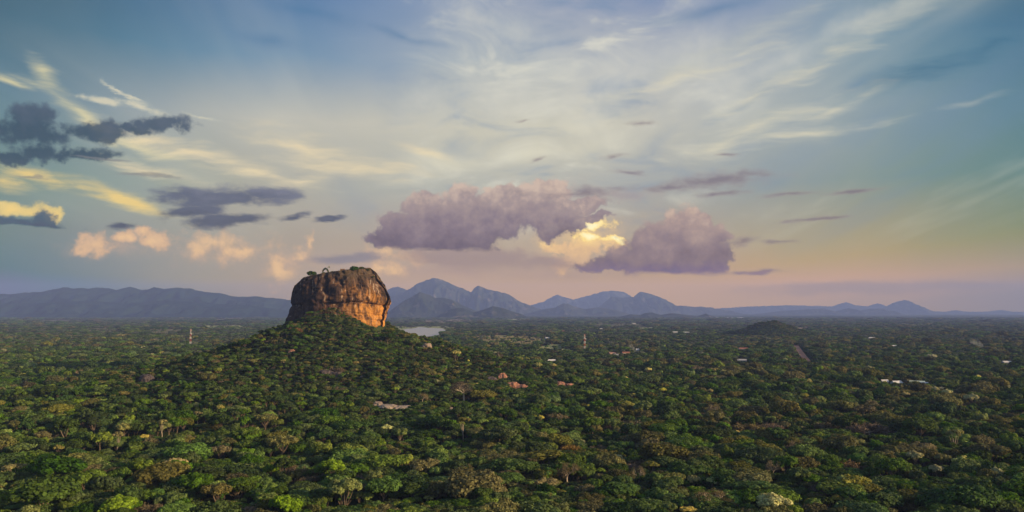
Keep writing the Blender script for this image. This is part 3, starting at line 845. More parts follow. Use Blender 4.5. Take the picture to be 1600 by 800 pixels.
# ------------------------------------------------------------------ trees: shapes
def crown_mesh(rng, R0, zs, lobes, leaves, leaf, flat=0.0, under=-0.35):
    """leaf sprays over many lobes; centre of crown at the origin"""
    C = []
    lobes = int(lobes * 1.45)
    for k in range(lobes):
        t = 2 * math.pi * (k * 0.618 + rng.uniform(-.06, .06))
        u = math.sqrt((k + 0.5) / lobes)
        rr = R0 * 0.74 * u * rng.uniform(0.85, 1.12)
        zc = R0 * zs * (math.sqrt(max(0.0, 1 - (0.80 * u) ** 2)) * 0.75 - 0.18) + rng.normal() * R0 * 0.07
        C.append((rr * math.cos(t), rr * math.sin(t), zc, R0 * rng.uniform(0.18, 0.31)))
    C = np.array(C)
    idx = rng.choice(lobes, leaves * 2, p=C[:, 3] ** 2 / (C[:, 3] ** 2).sum())
    d = rng.normal(size=(leaves * 2, 3)); d /= np.linalg.norm(d, axis=1, keepdims=True)
    c = C[idx]
    outw = c[:, :3] + np.array([0, 0, R0 * 0.35]); outw /= np.linalg.norm(outw, axis=1, keepdims=True) + 1e-9
    ok = ((d * outw).sum(1) > under) & (d[:, 2] > -0.75)
    d, c = d[ok][:leaves], c[ok][:leaves]
    n = len(d)
    rad = c[:, 3:4] * (0.72 + 0.38 * rng.random((n, 1)) ** 0.6)
    p = c[:, :3] + d * rad * np.array([1, 1, 0.85 - flat * 0.45])
    nor = d * 0.85 + rng.normal(size=(n, 3)) * 0.33 + np.array([0, 0, 0.12]); nor /= np.linalg.norm(nor, axis=1, keepdims=True)
    a = np.cross(nor, rng.normal(size=(n, 3))); a /= np.linalg.norm(a, axis=1, keepdims=True) + 1e-9
    b = np.cross(nor, a)
    s = leaf * rng.uniform(0.6, 1.35, (n, 1))
    v = np.stack([p + a * s, p + b * s * 0.62 + nor * s * 0.15, p - a * s * 0.9, p - b * s * 0.7 + nor * s * 0.1], 1).reshape(-1, 3)
    return v, np.arange(4 * n).reshape(-1, 4), C

def trunk_geo(rng, H, C, r0, limbs=6, m=0):
    g = Geo()
    bx, by = rng.uniform(-.5, .5), rng.uniform(-.5, .5)
    pts = [(0, 0, -3), (bx * .3, by * .3, H * 0.3), (bx, by, H * 0.62), (bx * 1.2, by * 1.2, H * 0.9)]
    g.tube(pts, [r0 * 1.25, r0 * 0.95, r0 * 0.72, r0 * 0.35], 6, m)
    for k in range(limbs):
        c = C[int(rng.integers(len(C)))]
        q = Vector((c[0] * 0.8, c[1] * 0.8, c[2] * 0.9 + H))
        s = Vector(pts[2]).lerp(Vector(pts[1]), rng.uniform(0, .8))
        mid = s.lerp(q, 0.5) + Vector((0, 0, -0.08 * (q - s).length))
        g.tube([s, mid, q], [r0 * .5, r0 * .32, r0 * .1], 5, m)
    return g

def branch_geo(rng, H, R0, r0, fine=5, m=0, up=0.9, top=None):
    """a leafless, widely forking crown"""
    tubes = []; tips = []
    def grow(p, d, L, r, lev):
        q = p + d * L
        mid = p.lerp(q, 0.5) + Vector(rng.normal(size=3)) * L * 0.07
        tubes.append(([p, mid, q], [r, r * 0.86, r * 0.68], 5 if lev < 2 else 3, lev < 1))
        if lev >= fine:
            tips.append(q); return
        for k in range(3 if lev in (0, 1) else int(rng.integers(2, 4))):
            t = 2 * math.pi * (k / 3.0 + rng.uniform(-.12, .12)) + lev * 1.1
            a = d.cross(Vector((0.3, 0.2, 1)) if abs(d.z) < .95 else Vector((1, 0, 0))).normalized()
            b = d.cross(a)
            sp = (0.85 if lev == 0 else 0.62) * rng.uniform(.75, 1.25)
            nd = (d + (a * math.cos(t) + b * math.sin(t)) * sp + Vector((0, 0, 0.10 * up))).normalized()
            nd = Vector((nd.x * 1.12, nd.y * 1.12, nd.z)).normalized()
            grow(q if lev == 0 or k else mid.lerp(q, .7), nd, L * rng.uniform(.68, .84), r * (0.60 if lev else .62), lev + 1)
    grow(Vector((0, 0, H * .3)), Vector((.04, .02, 1)).normalized(), H * .14, r0, 0)
    P = np.array([p[:] for p in tips])
    ext = np.percentile(np.hypot(P[:, 0], P[:, 1]), 92)
    k = R0 / ext
    g = Geo(); g.tube([(0, 0, -3), (0, 0, H * .3)], [r0 * 1.3, r0], 7, m)
    zk = 1.0
    if top: zk = (top - H * .3) / (np.percentile(P[:, 2], 95) - H * .3)
    for pts, rad, sg, cp in tubes:
        g.tube([(q.x * k, q.y * k, H * .3 + (q.z - H * .3) * zk) for q in pts], rad, sg, m, cp)
    P[:, 2] = H * .3 + (P[:, 2] - H * .3) * zk
    P[:, :2] *= k
    return g, P

def twig_mesh(rng, P, n, size, spread, thin=0.22):
    c = P[rng.integers(len(P), size=n)] + rng.normal(size=(n, 3)) * spread
    a = rng.normal(size=(n, 3)) + np.array([0, 0, .6]); a /= np.linalg.norm(a, axis=1, keepdims=True)
    b = np.cross(a, rng.normal(size=(n, 3))); b /= np.linalg.norm(b, axis=1, keepdims=True)
    s = size * rng.uniform(.6, 1.4, (n, 1))
    v = np.stack([c + a * s, c + b * s * thin, c - a * s, c - b * s * thin], 1).reshape(-1, 3)
    return v, np.arange(4 * n).reshape(-1, 4)

# kind: (shape words, crown centre height, crown radius, builder)
PROTO = {}
def add_proto(key, words, H, R0, crown, trunk, leaf, bark):
    cm = mesh_obj('crown', crown[0] + np.array([0, 0, H]), crown[1], [LEAF[leaf]], link=False).data if crown is not None else None
    tm = trunk.build('trunk', [bark], link=False).data
    PROTO[key] = dict(words=words, H=H, R=R0, crown=cm, trunk=tm, cv=None if crown is None else crown[0] + np.array([0, 0, H]), cf=None if crown is None else crown[1], tg=trunk, leaf=LEAF[leaf], bark=bark)

def leafy(key, words, seed, H, R0, zs, lobes, leaves, leaf, lk, flat=0.0, under=-0.35, bark=BARK, r0=0.42, limbs=6):
    rng = np.random.default_rng(seed)
    v, f, C = crown_mesh(rng, R0, zs, lobes, leaves, leaf, flat, under)
    add_proto(key, words, H, R0, (v, f), trunk_geo(rng, H, C, r0, limbs), lk, bark)

def twiggy(key, words, seed, H, R0, n, size, spread, lk, bark=PALE_BARK, r0=0.5, fine=4, thin=.22, up=.9, top=None):
    rng = np.random.default_rng(seed)
    g, P = branch_geo(rng, H, R0, r0, fine, 0, up, top)
    v, f = twig_mesh(rng, P, n, size, spread, thin)
    v = v - np.array([0, 0, H])
    add_proto(key, words, H, R0, (v, f), g, lk, bark)

leafy('round_dark', 'dark green rounded tree', 1, 7.5, 5.6, 0.95, 20, 3250, .46, 'dark', 0.0, -0.62)
leafy('round_dark_b', 'dark green lumpy tree', 2, 8.5, 5.2, 1.1, 16, 3000, .46, 'dark', 0.0, -0.62)
leafy('round_mid', 'mid green rounded tree', 3, 7.5, 5.6, 0.95, 21, 3250, .46, 'mid', 0.0, -0.62)
leafy('round_mid_b', 'mid green lumpy tree', 4, 8.0, 5.4, 1.0, 17, 3000, .46, 'mid', 0.0, -0.62)
leafy('round_bright', 'bright green rounded tree', 5, 7.5, 5.2, 1.0, 19, 3250, .44, 'bright', 0.0, -0.62)
leafy('spread_dark', 'dark green broad tree', 6, 8.0, 7.4, 0.68, 30, 4250, .48, 'dark', 0.0, -0.62)
leafy('spread_mid', 'mid green broad tree', 7, 8.5, 7.6, 0.66, 30, 4250, .48, 'mid', 0.0, -0.62)
leafy('spread_olive', 'olive green broad tree', 8, 8.5, 7.4, 0.66, 28, 4000, .46, 'olive', 0.0, -0.62)
leafy('flat_mid', 'mid green flat-topped tree', 9, 9.0, 6.8, 0.42, 22, 2750, .46, 'mid', 1.0)
leafy('flat_straw', 'olive yellow flat-topped tree', 10, 9.0, 6.8, 0.42, 22, 2500, .44, 'straw', 0.5)
leafy('tall_dark', 'dark green tall narrow tree', 11, 9.5, 4.0, 1.5, 16, 2750, .44, 'dark', 0.0, -0.62)
leafy('tall_bright', 'bright green tall narrow tree', 12, 9.5, 3.8, 1.45, 15, 2500, .44, 'bright', 0.0, -0.62)
leafy('round_olive', 'olive green rounded tree', 13, 7.5, 5.6, 0.92, 20, 3000, .44, 'olive', 0.0, -0.62)
leafy('thin_straw', 'olive yellow loose-crowned tree', 14, 8.5, 5.4, 0.85, 13, 1375, .40, 'straw', 0.4, 0.0, PALE_BARK, .34, 9)
twiggy('dry_dome', 'olive brown twiggy tree', 15, 9.0, 6.6, 2600, .55, .75, 'dry', PALE_BARK, .42, 5, .30)
twiggy('ash_dome', 'grey brown twiggy tree', 16, 8.5, 6.2, 1700, .55, .65, 'ash', PALE_BARK, .42, 5, .24)
twiggy('rust_dome', 'orange brown rounded tree', 17, 8.5, 6.0, 3000, .50, .85, 'rust', PALE_BARK, .42, 5, .5)
twiggy('bare', 'bare pale tree', 18, 8.5, 7.5, 1500, .6, .75, 'dry', WHITE_BARK, .52, 5, .15, .6, 13.0)
leafy('yellow_bloom', 'yellow flowering tree', 19, 8.5, 5.2, 0.85, 15, 1700, .42, 'yellow', 0.0, -.3)
leafy('pale_bloom', 'pale flowering tree', 20, 8.5, 5.2, 0.85, 14, 1700, .42, 'pale', 0.0, -.3)
leafy('lime', 'yellow green rounded tree', 21, 8.0, 5.2, 0.82, 17, 2875, .44, 'lime', 0.0, -0.62)
leafy('bush', 'dark green bush', 22, 2.6, 3.4, 0.8, 12, 900, .40, 'dark', 0, -.8, BARK, .2, 3)
leafy('tall_fork', 'forked pale-trunked tree', 23, 13.0, 4.6, .75, 9, 1000, .42, 'straw', .3, -.3, PALE_BARK, .26, 5)
leafy('scrub', 'haze-greyed scrub tree', 24, 7.0, 5.6, 0.9, 18, 2200, .46, 'scrub', 0.0, -0.6)
KEYS = list(PROTO)

def place_tree(key, x, y, z, s, rot, name='tree', sz=None):
    p = PROTO[key]
    e = empty(name, (x, y, z))
    for part in ('trunk', 'crown'):
        if p[part] is None: continue
        o = bpy.data.objects.new(part, p[part]); COL.objects.link(o); o.parent = e
    e.rotation_euler = (0, 0, rot); e.scale = (s, s, s if sz is None else sz)
    return e

# ------------------------------------------------------------------ trees that stand out one by one
#      kind, photo x, y of the crown, crown width (photo px), label
FEATURE = [
    ('bare', 725, 610, 42, 'widest bare pale tree with wide-forking white limbs on the hillside'),
    ('bare', 886, 738, 38, 'bare brownish tree with spreading limbs above the bottom edge, right of centre'),
    ('bare', 1208, 732, 28, 'bare pinkish-brown tree low in the forest at the right'),
    ('bare', 660, 622, 18, 'small bare pale tree left of the widest bare tree'),
    ('bare', 998, 742, 22, 'small bare brown tree near the bottom edge, beside the yellow-green domes'),
    ('tall_fork', 724, 660, 28, 'tall pale-trunked tree with thin yellowish crown below the widest bare tree'),
    ('tall_fork', 254, 662, 20, 'pale forked trunk under a small green crown in the left forest'),
    ('tall_fork', 309, 648, 15, 'slim pale-stemmed tree behind the forked one in the left forest'),
    ('tall_fork', 830, 722, 20, 'yellowish loose tree with pale stem left of the bare brownish tree'),
    ('tall_fork', 184, 682, 22, 'pale-stemmed olive tree beside the large bright green tree at the left'),
    ('dry_dome', 1357, 658, 58, 'largest olive brown dome-shaped tree in the right forest'),
    ('dry_dome', 1291, 658, 38, 'olive brown dome tree just left of the largest dome tree'),
    ('dry_dome', 1168, 660, 40, 'round tan-green dome tree at the middle of the right forest'),
    ('ash_dome', 1216, 659, 38, 'grey brown twiggy dome tree between two olive brown domes'),
    ('dry_dome', 1107, 643, 24, 'small tan dome tree farther back than the other domes'),
    ('rust_dome', 1328, 720, 38, 'orange brown round tree in the lower right forest'),
    ('ash_dome', 1277, 756, 38, 'grey brown broad twiggy tree near the bottom right'),
    ('dry_dome', 233, 784, 44, 'brown twiggy tree cut by the bottom edge at the left'),
    ('dry_dome', 990, 722, 30, 'brownish dome tree in the lower middle forest'),
    ('rust_dome', 890, 695, 30, 'ochre dome tree on the right of the ridge below the boulders'),
    ('dry_dome', 935, 694, 28, 'olive ochre dome tree just right of the ochre dome tree'),
    ('dry_dome', 870, 645, 32, 'dry straw-coloured tree with upright twigs below the reddish boulders'),
    ('ash_dome', 560, 740, 30, 'grey brown low tree in the lower centre forest'),
    ('ash_dome', 480, 742, 34, 'broad grey brown tree in the forest below the hill'),
    ('yellow_bloom', 1257, 620, 15, 'pale yellow flowering tree right of the dirt road'),
    ('yellow_bloom', 1415, 618, 14, 'small gold flowering tree below the white roofs'),
    ('pale_bloom', 1480, 615, 18, 'pale flowering tree right of the white roofs'),
    ('pale_bloom', 1518, 624, 26, 'pale broad flowering tree near the right edge of the forest'),
    ('lime', 1472, 719, 28, 'brightest yellow-green tree in the lower right forest'),
    ('pale_bloom', 1430, 716, 30, 'pale yellow-green tree just left of the brightest yellow-green tree'),
    ('pale_bloom', 1463, 736, 25, 'pale grey-green round tree just in front of the brightest yellow-green tree'),
    ('lime', 1345, 694, 20, 'yellow-green tree in front of the largest dome tree'),
    ('lime', 1083, 752, 24, 'left one of two yellow-green domes near the bottom edge'),
    ('pale_bloom', 1114, 755, 22, 'right one of two yellow-green domes near the bottom edge'),
    ('yellow_bloom', 991, 619, 11, 'tiny bright yellow flowering tree right of the hill foot'),
    ('yellow_bloom', 1035, 611, 13, 'cream yellow flowering tree in the distant middle forest'),
    ('yellow_bloom', 1110, 612, 11, 'yellow flowering tree behind the small tan dome tree'),
    ('yellow_bloom', 1077, 628, 12, 'bright lemon flowering tree left of the small tan dome tree'),
    ('yellow_bloom', 712, 554, 19, 'golden yellow tree on the skyline of the hill right of the rock'),
    ('lime', 841, 572, 16, 'pale tan-yellow dome tree beyond the reddish boulders'),
    ('yellow_bloom', 864, 573, 13, 'yellow tree beside the pale dome beyond the reddish boulders'),
    ('yellow_bloom', 1013, 579, 14, 'olive gold tree in the middle distance below the smoke'),
    ('yellow_bloom', 1131, 583, 15, 'ragged gold tree in the middle distance left of the dirt road'),
    ('pale_bloom', 1227, 563, 10, 'small pale yellow tree just left of the dirt road'),
    ('yellow_bloom', 845, 655, 12, 'small golden tree below the straw-coloured tree'),
    ('lime', 1005, 668, 14, 'small yellow-green tree in the middle of the right-hand forest'),
    ('yellow_bloom', 1382, 599, 8, 'tiny yellow tree at the left end of the white roofs'),
    ('lime', 195, 672, 30, 'yellow-green round tree beside the pale stems in the left forest'),
    ('round_bright', 157, 690, 38, 'large bright green tree in the left forest'),
    ('lime', 90, 702, 18, 'small olive yellow tree near the left edge'),
    ('flat_straw', 340, 768, 54, 'broad golden olive tree near the bottom left'),
    ('flat_straw', 415, 655, 40, 'low straw-topped tree at the left foot of the hill'),
    ('flat_straw', 440, 692, 58, 'broad flat olive yellow tree in the forest below the hill'),
    ('flat_straw', 345, 705, 38, 'pale gold flat tree left of the broad olive yellow tree'),
    ('round_bright', 626, 680, 28, 'bright green round tree at the foot of the hill, below the pale slab'),
    ('round_bright', 540, 770, 60, 'big bright green tree at the bottom centre'),
    ('spread_mid', 600, 765, 60, 'big dark-leaved broad tree right of the big bright green tree'),
    ('spread_olive', 685, 770, 46, 'olive green dome tree at the bottom centre'),
    ('spread_dark', 1437, 668, 54, 'darkest broad tree right of the largest dome tree'),
    ('spread_mid', 1395, 732, 52, 'broad mid green tree in the lower right forest'),
    ('spread_dark', 606, 528, 26, 'dark umbrella-shaped tree at the right foot of the great rock'),
    ('spread_mid', 645, 535, 24, 'green round tree right of the dark umbrella-shaped tree'),
]
SINK = lambda k: {'bare': 0.22, 'tall_fork': 0.25, 'bush': 0.0}.get(k, 0.34) * PROTO[k]['H']
FSINK = lambda k: 0.45 * SINK(k)
feature_done = []
for key, px, py, wpx, label in FEATURE:
    p = PROTO[key]
    s = 1.2
    for _ in range(5):
        x, y, g = find_ground(px, py, (p['H'] - FSINK(key)) * s)
        s = wpx / F * y / (2.06 * p['R'])
    sz = min(s, 1.0 + 0.35 * (s - 1.0)) if s > 1 else s
    for _ in range(3):
        x, y, g = find_ground(px, py, (p['H'] - FSINK(key)) * sz)
        s = wpx / F * y / (2.06 * p['R']); sz = (1.0 + 0.72 * (s - 1.0)) if s > 1 else max(s, .85)
    e = place_tree(key, x, y, g - FSINK(key) * sz, s, RNG.uniform(0, 6.28), 'bare_tree' if key == 'bare' else 'flowering_tree' if 'bloom' in key else 'tree', sz)
    tag(e, label, 'tree', 'bare trees in the forest' if key == 'bare' else 'flowering trees in the forest' if 'bloom' in key else 'trees that stand out of the forest')
    rr = s * p['R']
    feature_done.append((x, y, rr, px, py, label))
    KEEP_CLEAR.append((x, y, rr * 0.85, 60.0 if key not in ('bare', 'tall_fork') else 85.0, 6.0 if key not in ('bare', 'tall_fork') else 4.5))
# ------------------------------------------------------------------ growth on the rock's top and brow
def summit(key, px, wpx, label, dy=-12, drop=0.3, name='tree', zs=1.0, cat='tree'):
    y = ROCK_Y + dy
    x = (px - W0) / F * y
    p = PROTO[key]
    s = wpx / F * y / (2.0 * p['R'])
    z = rock_top(x, y) - drop - (1.9 * s if key == 'bush' else 0)
    e = place_tree(key, x, y, z, s, px * 1.7, name, s * zs)
    return tag(e, label, cat, 'trees and bushes on the great rock')
summit('bush', 487, 17, 'wide dark bush at the left end of the rock top', -14, .5, 'bush', 1.0, 'bush')
summit('tall_dark', 493, 4, 'tiny upright tree beside the wide bush on the rock top', -8, 2.0, zs=.55)
summit('flat_mid', 520, 7, 'small flat tree leaning out beside the arched tree on the rock', -12, 1.0, zs=.7)
summit('bush', 553, 15, 'large dark bush hanging over the brow in the middle of the rock top', -30, 4.0, 'bush', 1.1, 'bush')
summit('ash_dome', 549, 7, 'tiny grey leafless tree above the large bush on the rock top', -10, 1.5, zs=.62)
summit('bush', 565, 12, 'low bush on the highest part of the rock top', -14, 1.2, 'bush', .7, 'bush')
summit('bush', 574, 9, 'small bush near the right shoulder of the rock top', -16, 1.0, 'bush', .7, 'bush')
summit('round_dark', 583, 7, 'dark round little tree on the right shoulder of the rock', -18, 3.0, zs=.8)
summit('bush', 506, 9, 'small bush at the foot of the arched tree on the rock', -16, .8, 'bush', .8, 'bush')
summit('bush', 527, 9, 'low bush right of the leaning flat tree on the rock', -14, .9, 'bush', .5, 'bush')
def arched_tree():
    y = ROCK_Y - 14; x = (508 - W0) / F * y; z = rock_top(x, y) - .6
    e = empty('tree', (x, y, z))
    g = Geo()
    arc = [Vector((-4.4 + 4.6 * (1 - math.cos(t)) , 0.6 * math.sin(2 * t), 8.2 * math.sin(t) ** .8)) for t in np.linspace(0.02, 2.75, 14)]
    g.tube([(-4.4, 0, -2)] + arc, [.6] + [.55 - .03 * i for i in range(14)], 6)
    g.tube([arc[8], arc[8] + Vector((2.5, .3, 1.8)), arc[8] + Vector((5, .2, 2.4))], [.22, .16, .08], 5)
    g.build('trunk', [BARK], e)
    rng = np.random.default_rng(77)
    P = np.array([p[:] for p in arc[2:]] + [(arc[8] + Vector((5, .2, 2.4)))[:]])
    v, f = twig_mesh(rng, P, 900, .5, .62, .6)
    mesh_obj('crown', v, f, [LEAF['dark']], e)
    tag(e, 'dark tree bent over into an arch on the left part of the rock top', 'tree', 'trees and bushes on the great rock')
arched_tree()
# ruin walls on the summit
BRICK = simple('weathered_brick', (0.20, 0.12, 0.075), (0.30, 0.19, 0.12), 1.0)
g = Geo(); y = ROCK_Y - 8; x = (537 - W0) / F * y
for a, b, h in ((-5.5, 1.5, 3.4), (1.5, 4.5, 2.4), (4.5, 6.5, 1.2)):
    g.box(a, b - .02, -2.5, 2.5, -4, h)
o = g.build('ruin_terrace', [BRICK]); o.location = (x, y, rock_top(x, y) + .3)
tag(o, 'stepped brown ruin terrace on the rock top between the arched tree and the large bush', 'ruin')

# ------------------------------------------------------------------ masts
RED = simple('red_paint', (0.34, 0.05, 0.035), (0.42, 0.08, 0.05), .5, .5)
WHITE = simple('white_paint', (0.58, 0.56, 0.54), (0.66, 0.64, 0.62), .5, .5)
STEEL = simple('galvanised_steel', (0.40, 0.40, 0.41), (0.50, 0.50, 0.51), .5, .5)
def mast(px, py_base, py_top, label):
    b = at_plane(px, py_base, 9.0)
    top = at_depth(px, py_top, b.y).z
    e = empty('telecom_mast', (b.x, b.y, 0)); e.rotation_euler = (0, 0, .5)
    n = 7; H = top
    wid = lambda z: 2.7 - 1.7 * z / H
    for k in range(n):
        g = Geo(); z0, z1 = H * k / n, H * (k + 1) / n - .03
        for sx in (-1, 1):
            for sy in (-1, 1):
                g.tube([(sx * wid(z0), sy * wid(z0), z0), (sx * wid(z1), sy * wid(z1), z1)], [.22, .2], 5)
        for q in range(2):
            a, c = z0 + (z1 - z0) * q / 2, z0 + (z1 - z0) * (q + 1) / 2
            for i in range(4):
                s1, s2 = [((-1, -1), (1, -1)), ((1, -1), (1, 1)), ((1, 1), (-1, 1)), ((-1, 1), (-1, -1))][i]
                g.tube([(s1[0] * wid(a), s1[1] * wid(a), a), (s2[0] * wid(c), s2[1] * wid(c), c)], [.12, .12], 4)
                g.tube([(s2[0] * wid(a), s2[1] * wid(a), a), (s1[0] * wid(c), s1[1] * wid(c), c)], [.12, .12], 4)
                g.tube([(s1[0] * wid(c), s1[1] * wid(c), c), (s2[0] * wid(c), s2[1] * wid(c), c)], [.12, .12], 4)
        g.build('lattice_section', [RED if (n - 1 - k) % 2 == 0 else WHITE], e)
    g = Geo(); g.box(-2.2, 2.2, -2.2, 2.2, H * .86, H * .86 + .25); g.build('platform', [STEEL], e)
    for i, t in enumerate((0.3, 2.3, 4.3)):
        g = Geo(); r = 2.0
        g.box(-.5, .5, -.25, .25, H * .88, H * .97)
        a = g.build('antenna_panel', [WHITE], e); a.location = (r * math.cos(t), r * math.sin(t), 0); a.rotation_euler = (0, 0, t + 1.57)
    g = Geo(); p = Vector((2.0, -1.8, H * .72))
    g.tube([p, p + Vector((.5, -.9, 0))], [1.3, 1.3], 14); g.build('dish', [WHITE], e)
    g = Geo(); g.tube([(0, 0, H * .97), (0, 0, H * 1.07)], [.14, .05], 5); g.build('lightning_rod', [STEEL], e)
    tag(e, label, 'mast', 'red and white telecom masts')
    KEEP_CLEAR.append((b.x, b.y, 6.0, 90.0, 7.0))
mast(297.5, 537, 514, 'red and white lattice telecom mast in the forest left of the great rock')
mast(913.5, 543, 522, 'red and white lattice telecom mast rising from the plain right of the great rock')

# ------------------------------------------------------------------ houses and halls
WALLS = {'white': WHITE, 'cream': simple('cream_plaster', (0.55, 0.47, 0.36), (0.64, 0.56, 0.44), .3),
         'pink': simple('pink_plaster', (0.55, 0.36, 0.30), (0.62, 0.43, 0.36), .3)}
ROOFS = {'white': simple('white_sheet_roof', (0.58, 0.57, 0.54), (0.68, 0.67, 0.64), .4, .5),
         'grey': simple('grey_sheet_roof', (0.34, 0.35, 0.36), (0.44, 0.44, 0.45), .4, .6),
         'red': simple('clay_tile_roof', (0.26, 0.10, 0.065), (0.36, 0.16, 0.10), .6, .8),
         'brown': simple('brown_tile_roof', (0.20, 0.12, 0.095), (0.30, 0.19, 0.15), .6, .8),
         'green': simple('pale_green_sheet_roof', (0.55, 0.66, 0.52), (0.66, 0.74, 0.60), .4, .6)}
GLASS = simple('dark_window_glass', (0.03, 0.035, 0.04), (0.05, 0.055, 0.06), .5, .15)
DOOR = simple('brown_door', (0.10, 0.06, 0.035), (0.14, 0.085, 0.05), .5, .6)
def house(px, py, L, Wd, wall, roof, rot, label, name='house', cat='house', hw=4.0, hr=2.4, clear=1.0):
    p = at_plane(px, py, hw + 1.0)
    e = empty(name, (p.x, p.y, float(height(p.x, p.y)))); e.rotation_euler = (0, 0, R(rot))
    a, b = L / 2, Wd / 2
    g = Geo(); g.box(-a, a, -b, b, -1, hw)
    g.add([(-a, -b, hw), (-a, b, hw), (-a, 0, hw + hr - .05)], [(0, 2, 1)]); g.add([(a, -b, hw), (a, b, hw), (a, 0, hw + hr - .05)], [(0, 1, 2)])
    g.build('wall', [WALLS[wall]], e)
    g = Geo(); o = 0.7; t = .18
    for s in (-1, 1):
        q = [(-a - o, s * (b + o), hw - o * hr / b), (a + o, s * (b + o), hw - o * hr / b), (a + o, 0, hw + hr), (-a - o, 0, hw + hr)]
        g.add(q + [(x, y, z + t) for x, y, z in q], [(0, 1, 2, 3), (4, 5, 6, 7), (0, 1, 5, 4), (1, 2, 6, 5), (2, 3, 7, 6), (3, 0, 4, 7)])
    g.build('roof', [ROOFS[roof]], e)
    for s in (-1, 1):
        g = Geo(); g.box(-.6, .6, s * (b + .03) - .04, s * (b + .03) + .04, 0, 2.2); g.build('door', [DOOR], e)
        for k in range(max(2, int(L / 5))):
            x = -a + L * (k + .5) / max(2, int(L / 5))
            if abs(x) < 1.3: continue
            g = Geo(); g.box(x - .7, x + .7, s * (b + .03) - .04, s * (b + .03) + .04, 1.1, 2.5); g.build('window', [GLASS], e)
    tag(e, label, cat, 'scattered houses on the plain')
    dep = (CAM_Z - 10) / max(p.y, 1)
    KEEP_CLEAR.append((p.x, p.y, L * .55 + 2, min(9.0 / dep, 320) * clear, 3.2))
house(861.5, 562.5, 16, 9, 'white', 'white', 12, 'small white-roofed house in the forest right of the hill')
house(956, 551, 17, 10, 'pink', 'brown', 25, 'brown-roofed house with pinkish walls, left of the smoke')
house(963, 554, 9, 7, 'white', 'grey', -10, 'little grey-roofed annex right below the brown-roofed house')
house(978, 550.5, 19, 10, 'cream', 'red', 8, 'red-roofed house with cream walls under the smoke')
house(996, 545.5, 7, 7, 'white', 'white', 0, 'tiny bright white house just right of the smoke', hw=6.0)
house(940.5, 513.5, 22, 16, 'white', 'white', 0, 'white house far out on the plain behind the right mast', hw=7)
house(1054.5, 518.5, 24, 16, 'white', 'white', 5, 'white house, left one of two far off beside the dark small hill', hw=8)
house(1072, 519, 30, 16, 'white', 'white', -5, 'white long house, right one of two far off beside the dark small hill', hw=7)
house(855, 527.5, 14, 10, 'white', 'white', 20, 'white house at the right end of the straw field', hw=5)
house(1362, 527.5, 22, 12, 'white', 'white', 0, 'lone white house out in the right-hand plain', hw=6)
house(1397, 540, 12, 10, 'cream', 'white', 0, 'small cream house among trees in the right-hand plain', hw=6)
house(1573, 565, 17, 10, 'white', 'white', 3, 'white-roofed house near the right edge')
house(1541, 542.5, 20, 10, 'white', 'grey', 10, 'grey-roofed white house beside the faint smoke at the right', hw=5)
house(1161, 544, 24, 12, 'cream', 'red', 4, 'red-roofed long house with a white gable left of the dirt road')
house(1159, 562, 18, 9, 'white', 'grey', -8, 'grey-roofed house half hidden in trees left of the dirt road')
house(1216, 511, 20, 14, 'white', 'white', 0, 'white house on the brow of the small dark hill', hw=6)
house(1433, 596.5, 19, 10, 'white', 'green', -20, 'long pale-roofed hall in the forest at the right', 'hall', 'hall', 5.0)
house(1443, 598.5, 11, 8, 'white', 'white', -30, 'white annex at the right end of the long pale-roofed hall', 'hall', 'hall', 4.0)
house(1401, 596.5, 14, 9, 'white', 'white', 15, 'white-roofed house between the long hall and a smaller hut')
house(1382, 594.5, 9, 6, 'white', 'white', 0, 'small white-roofed hut left of the white halls in the forest', 'hut', 'hut')
house(880, 517, 14, 10, 'cream', 'red', 0, 'tiny red-roofed house far behind the straw field', hw=5)
house(990, 505, 30, 14, 'white', 'white', 0, 'tiny white building on the horizon plain above the right mast', hw=7)
house(572, 499, 10, 8, 'white', 'white', 0, 'far white speck of a house', hw=5) if False else None

# ------------------------------------------------------------------ smoke
def smoke(px, py, w, h, lean, dens, z0=6.0):
    p = at_plane(px, py, z0)
    g = Geo()
    pts, rad = [], []
    for k in range(12):
        t = k / 11
        pts.append((lean * t * t * h, 0.2 * w * math.sin(t * 5), t * h)); rad.append(w * (0.25 + 0.9 * t) * (1.0 if k < 11 else .3))
    g.tube(pts, rad, 12)
    m, N = material('smoke')
    v = N.new('ShaderNodeVolumePrincipled')
    v.inputs['Color'].default_value = (0.75, 0.80, 0.82, 1)
    co = N.new('ShaderNodeTexCoord').outputs['Generated']
    x, y, z = N.sep(co)
    n = N.noise(N.new('ShaderNodeTexCoord').outputs['Object'], 1 / 7.0, 3.0)
    N.put(v.inputs['Density'], N.math('MULTIPLY', N.math('MULTIPLY', N.ss(n, .38, .68), N.ss(z, 1.0, .2)), dens))
    o_ = N.new('ShaderNodeOutputMaterial'); N.t.links.new(v.outputs[0], o_.inputs['Volume'])
    o = g.build('smoke', [m], None, True); o.location = (p.x, p.y, z0)
    tag(o, kind='stuff')
smoke(993, 553, 6, 26, -.7, 0.10)
smoke(1538, 546, 9, 26, -1.5, 0.06)

# ------------------------------------------------------------------ the forest
def inside(poly, x, y):
    c = np.zeros(len(x), bool); n = len(poly)
    for i in range(n):
        x1, y1 = poly[i]; x2, y2 = poly[(i + 1) % n]
        hit = ((y1 > y) != (y2 > y))
        if hit.any():
            c ^= hit & (x < (x2 - x1) * (y - y1) / (y2 - y1 + 1e-12) + x1)
    return c

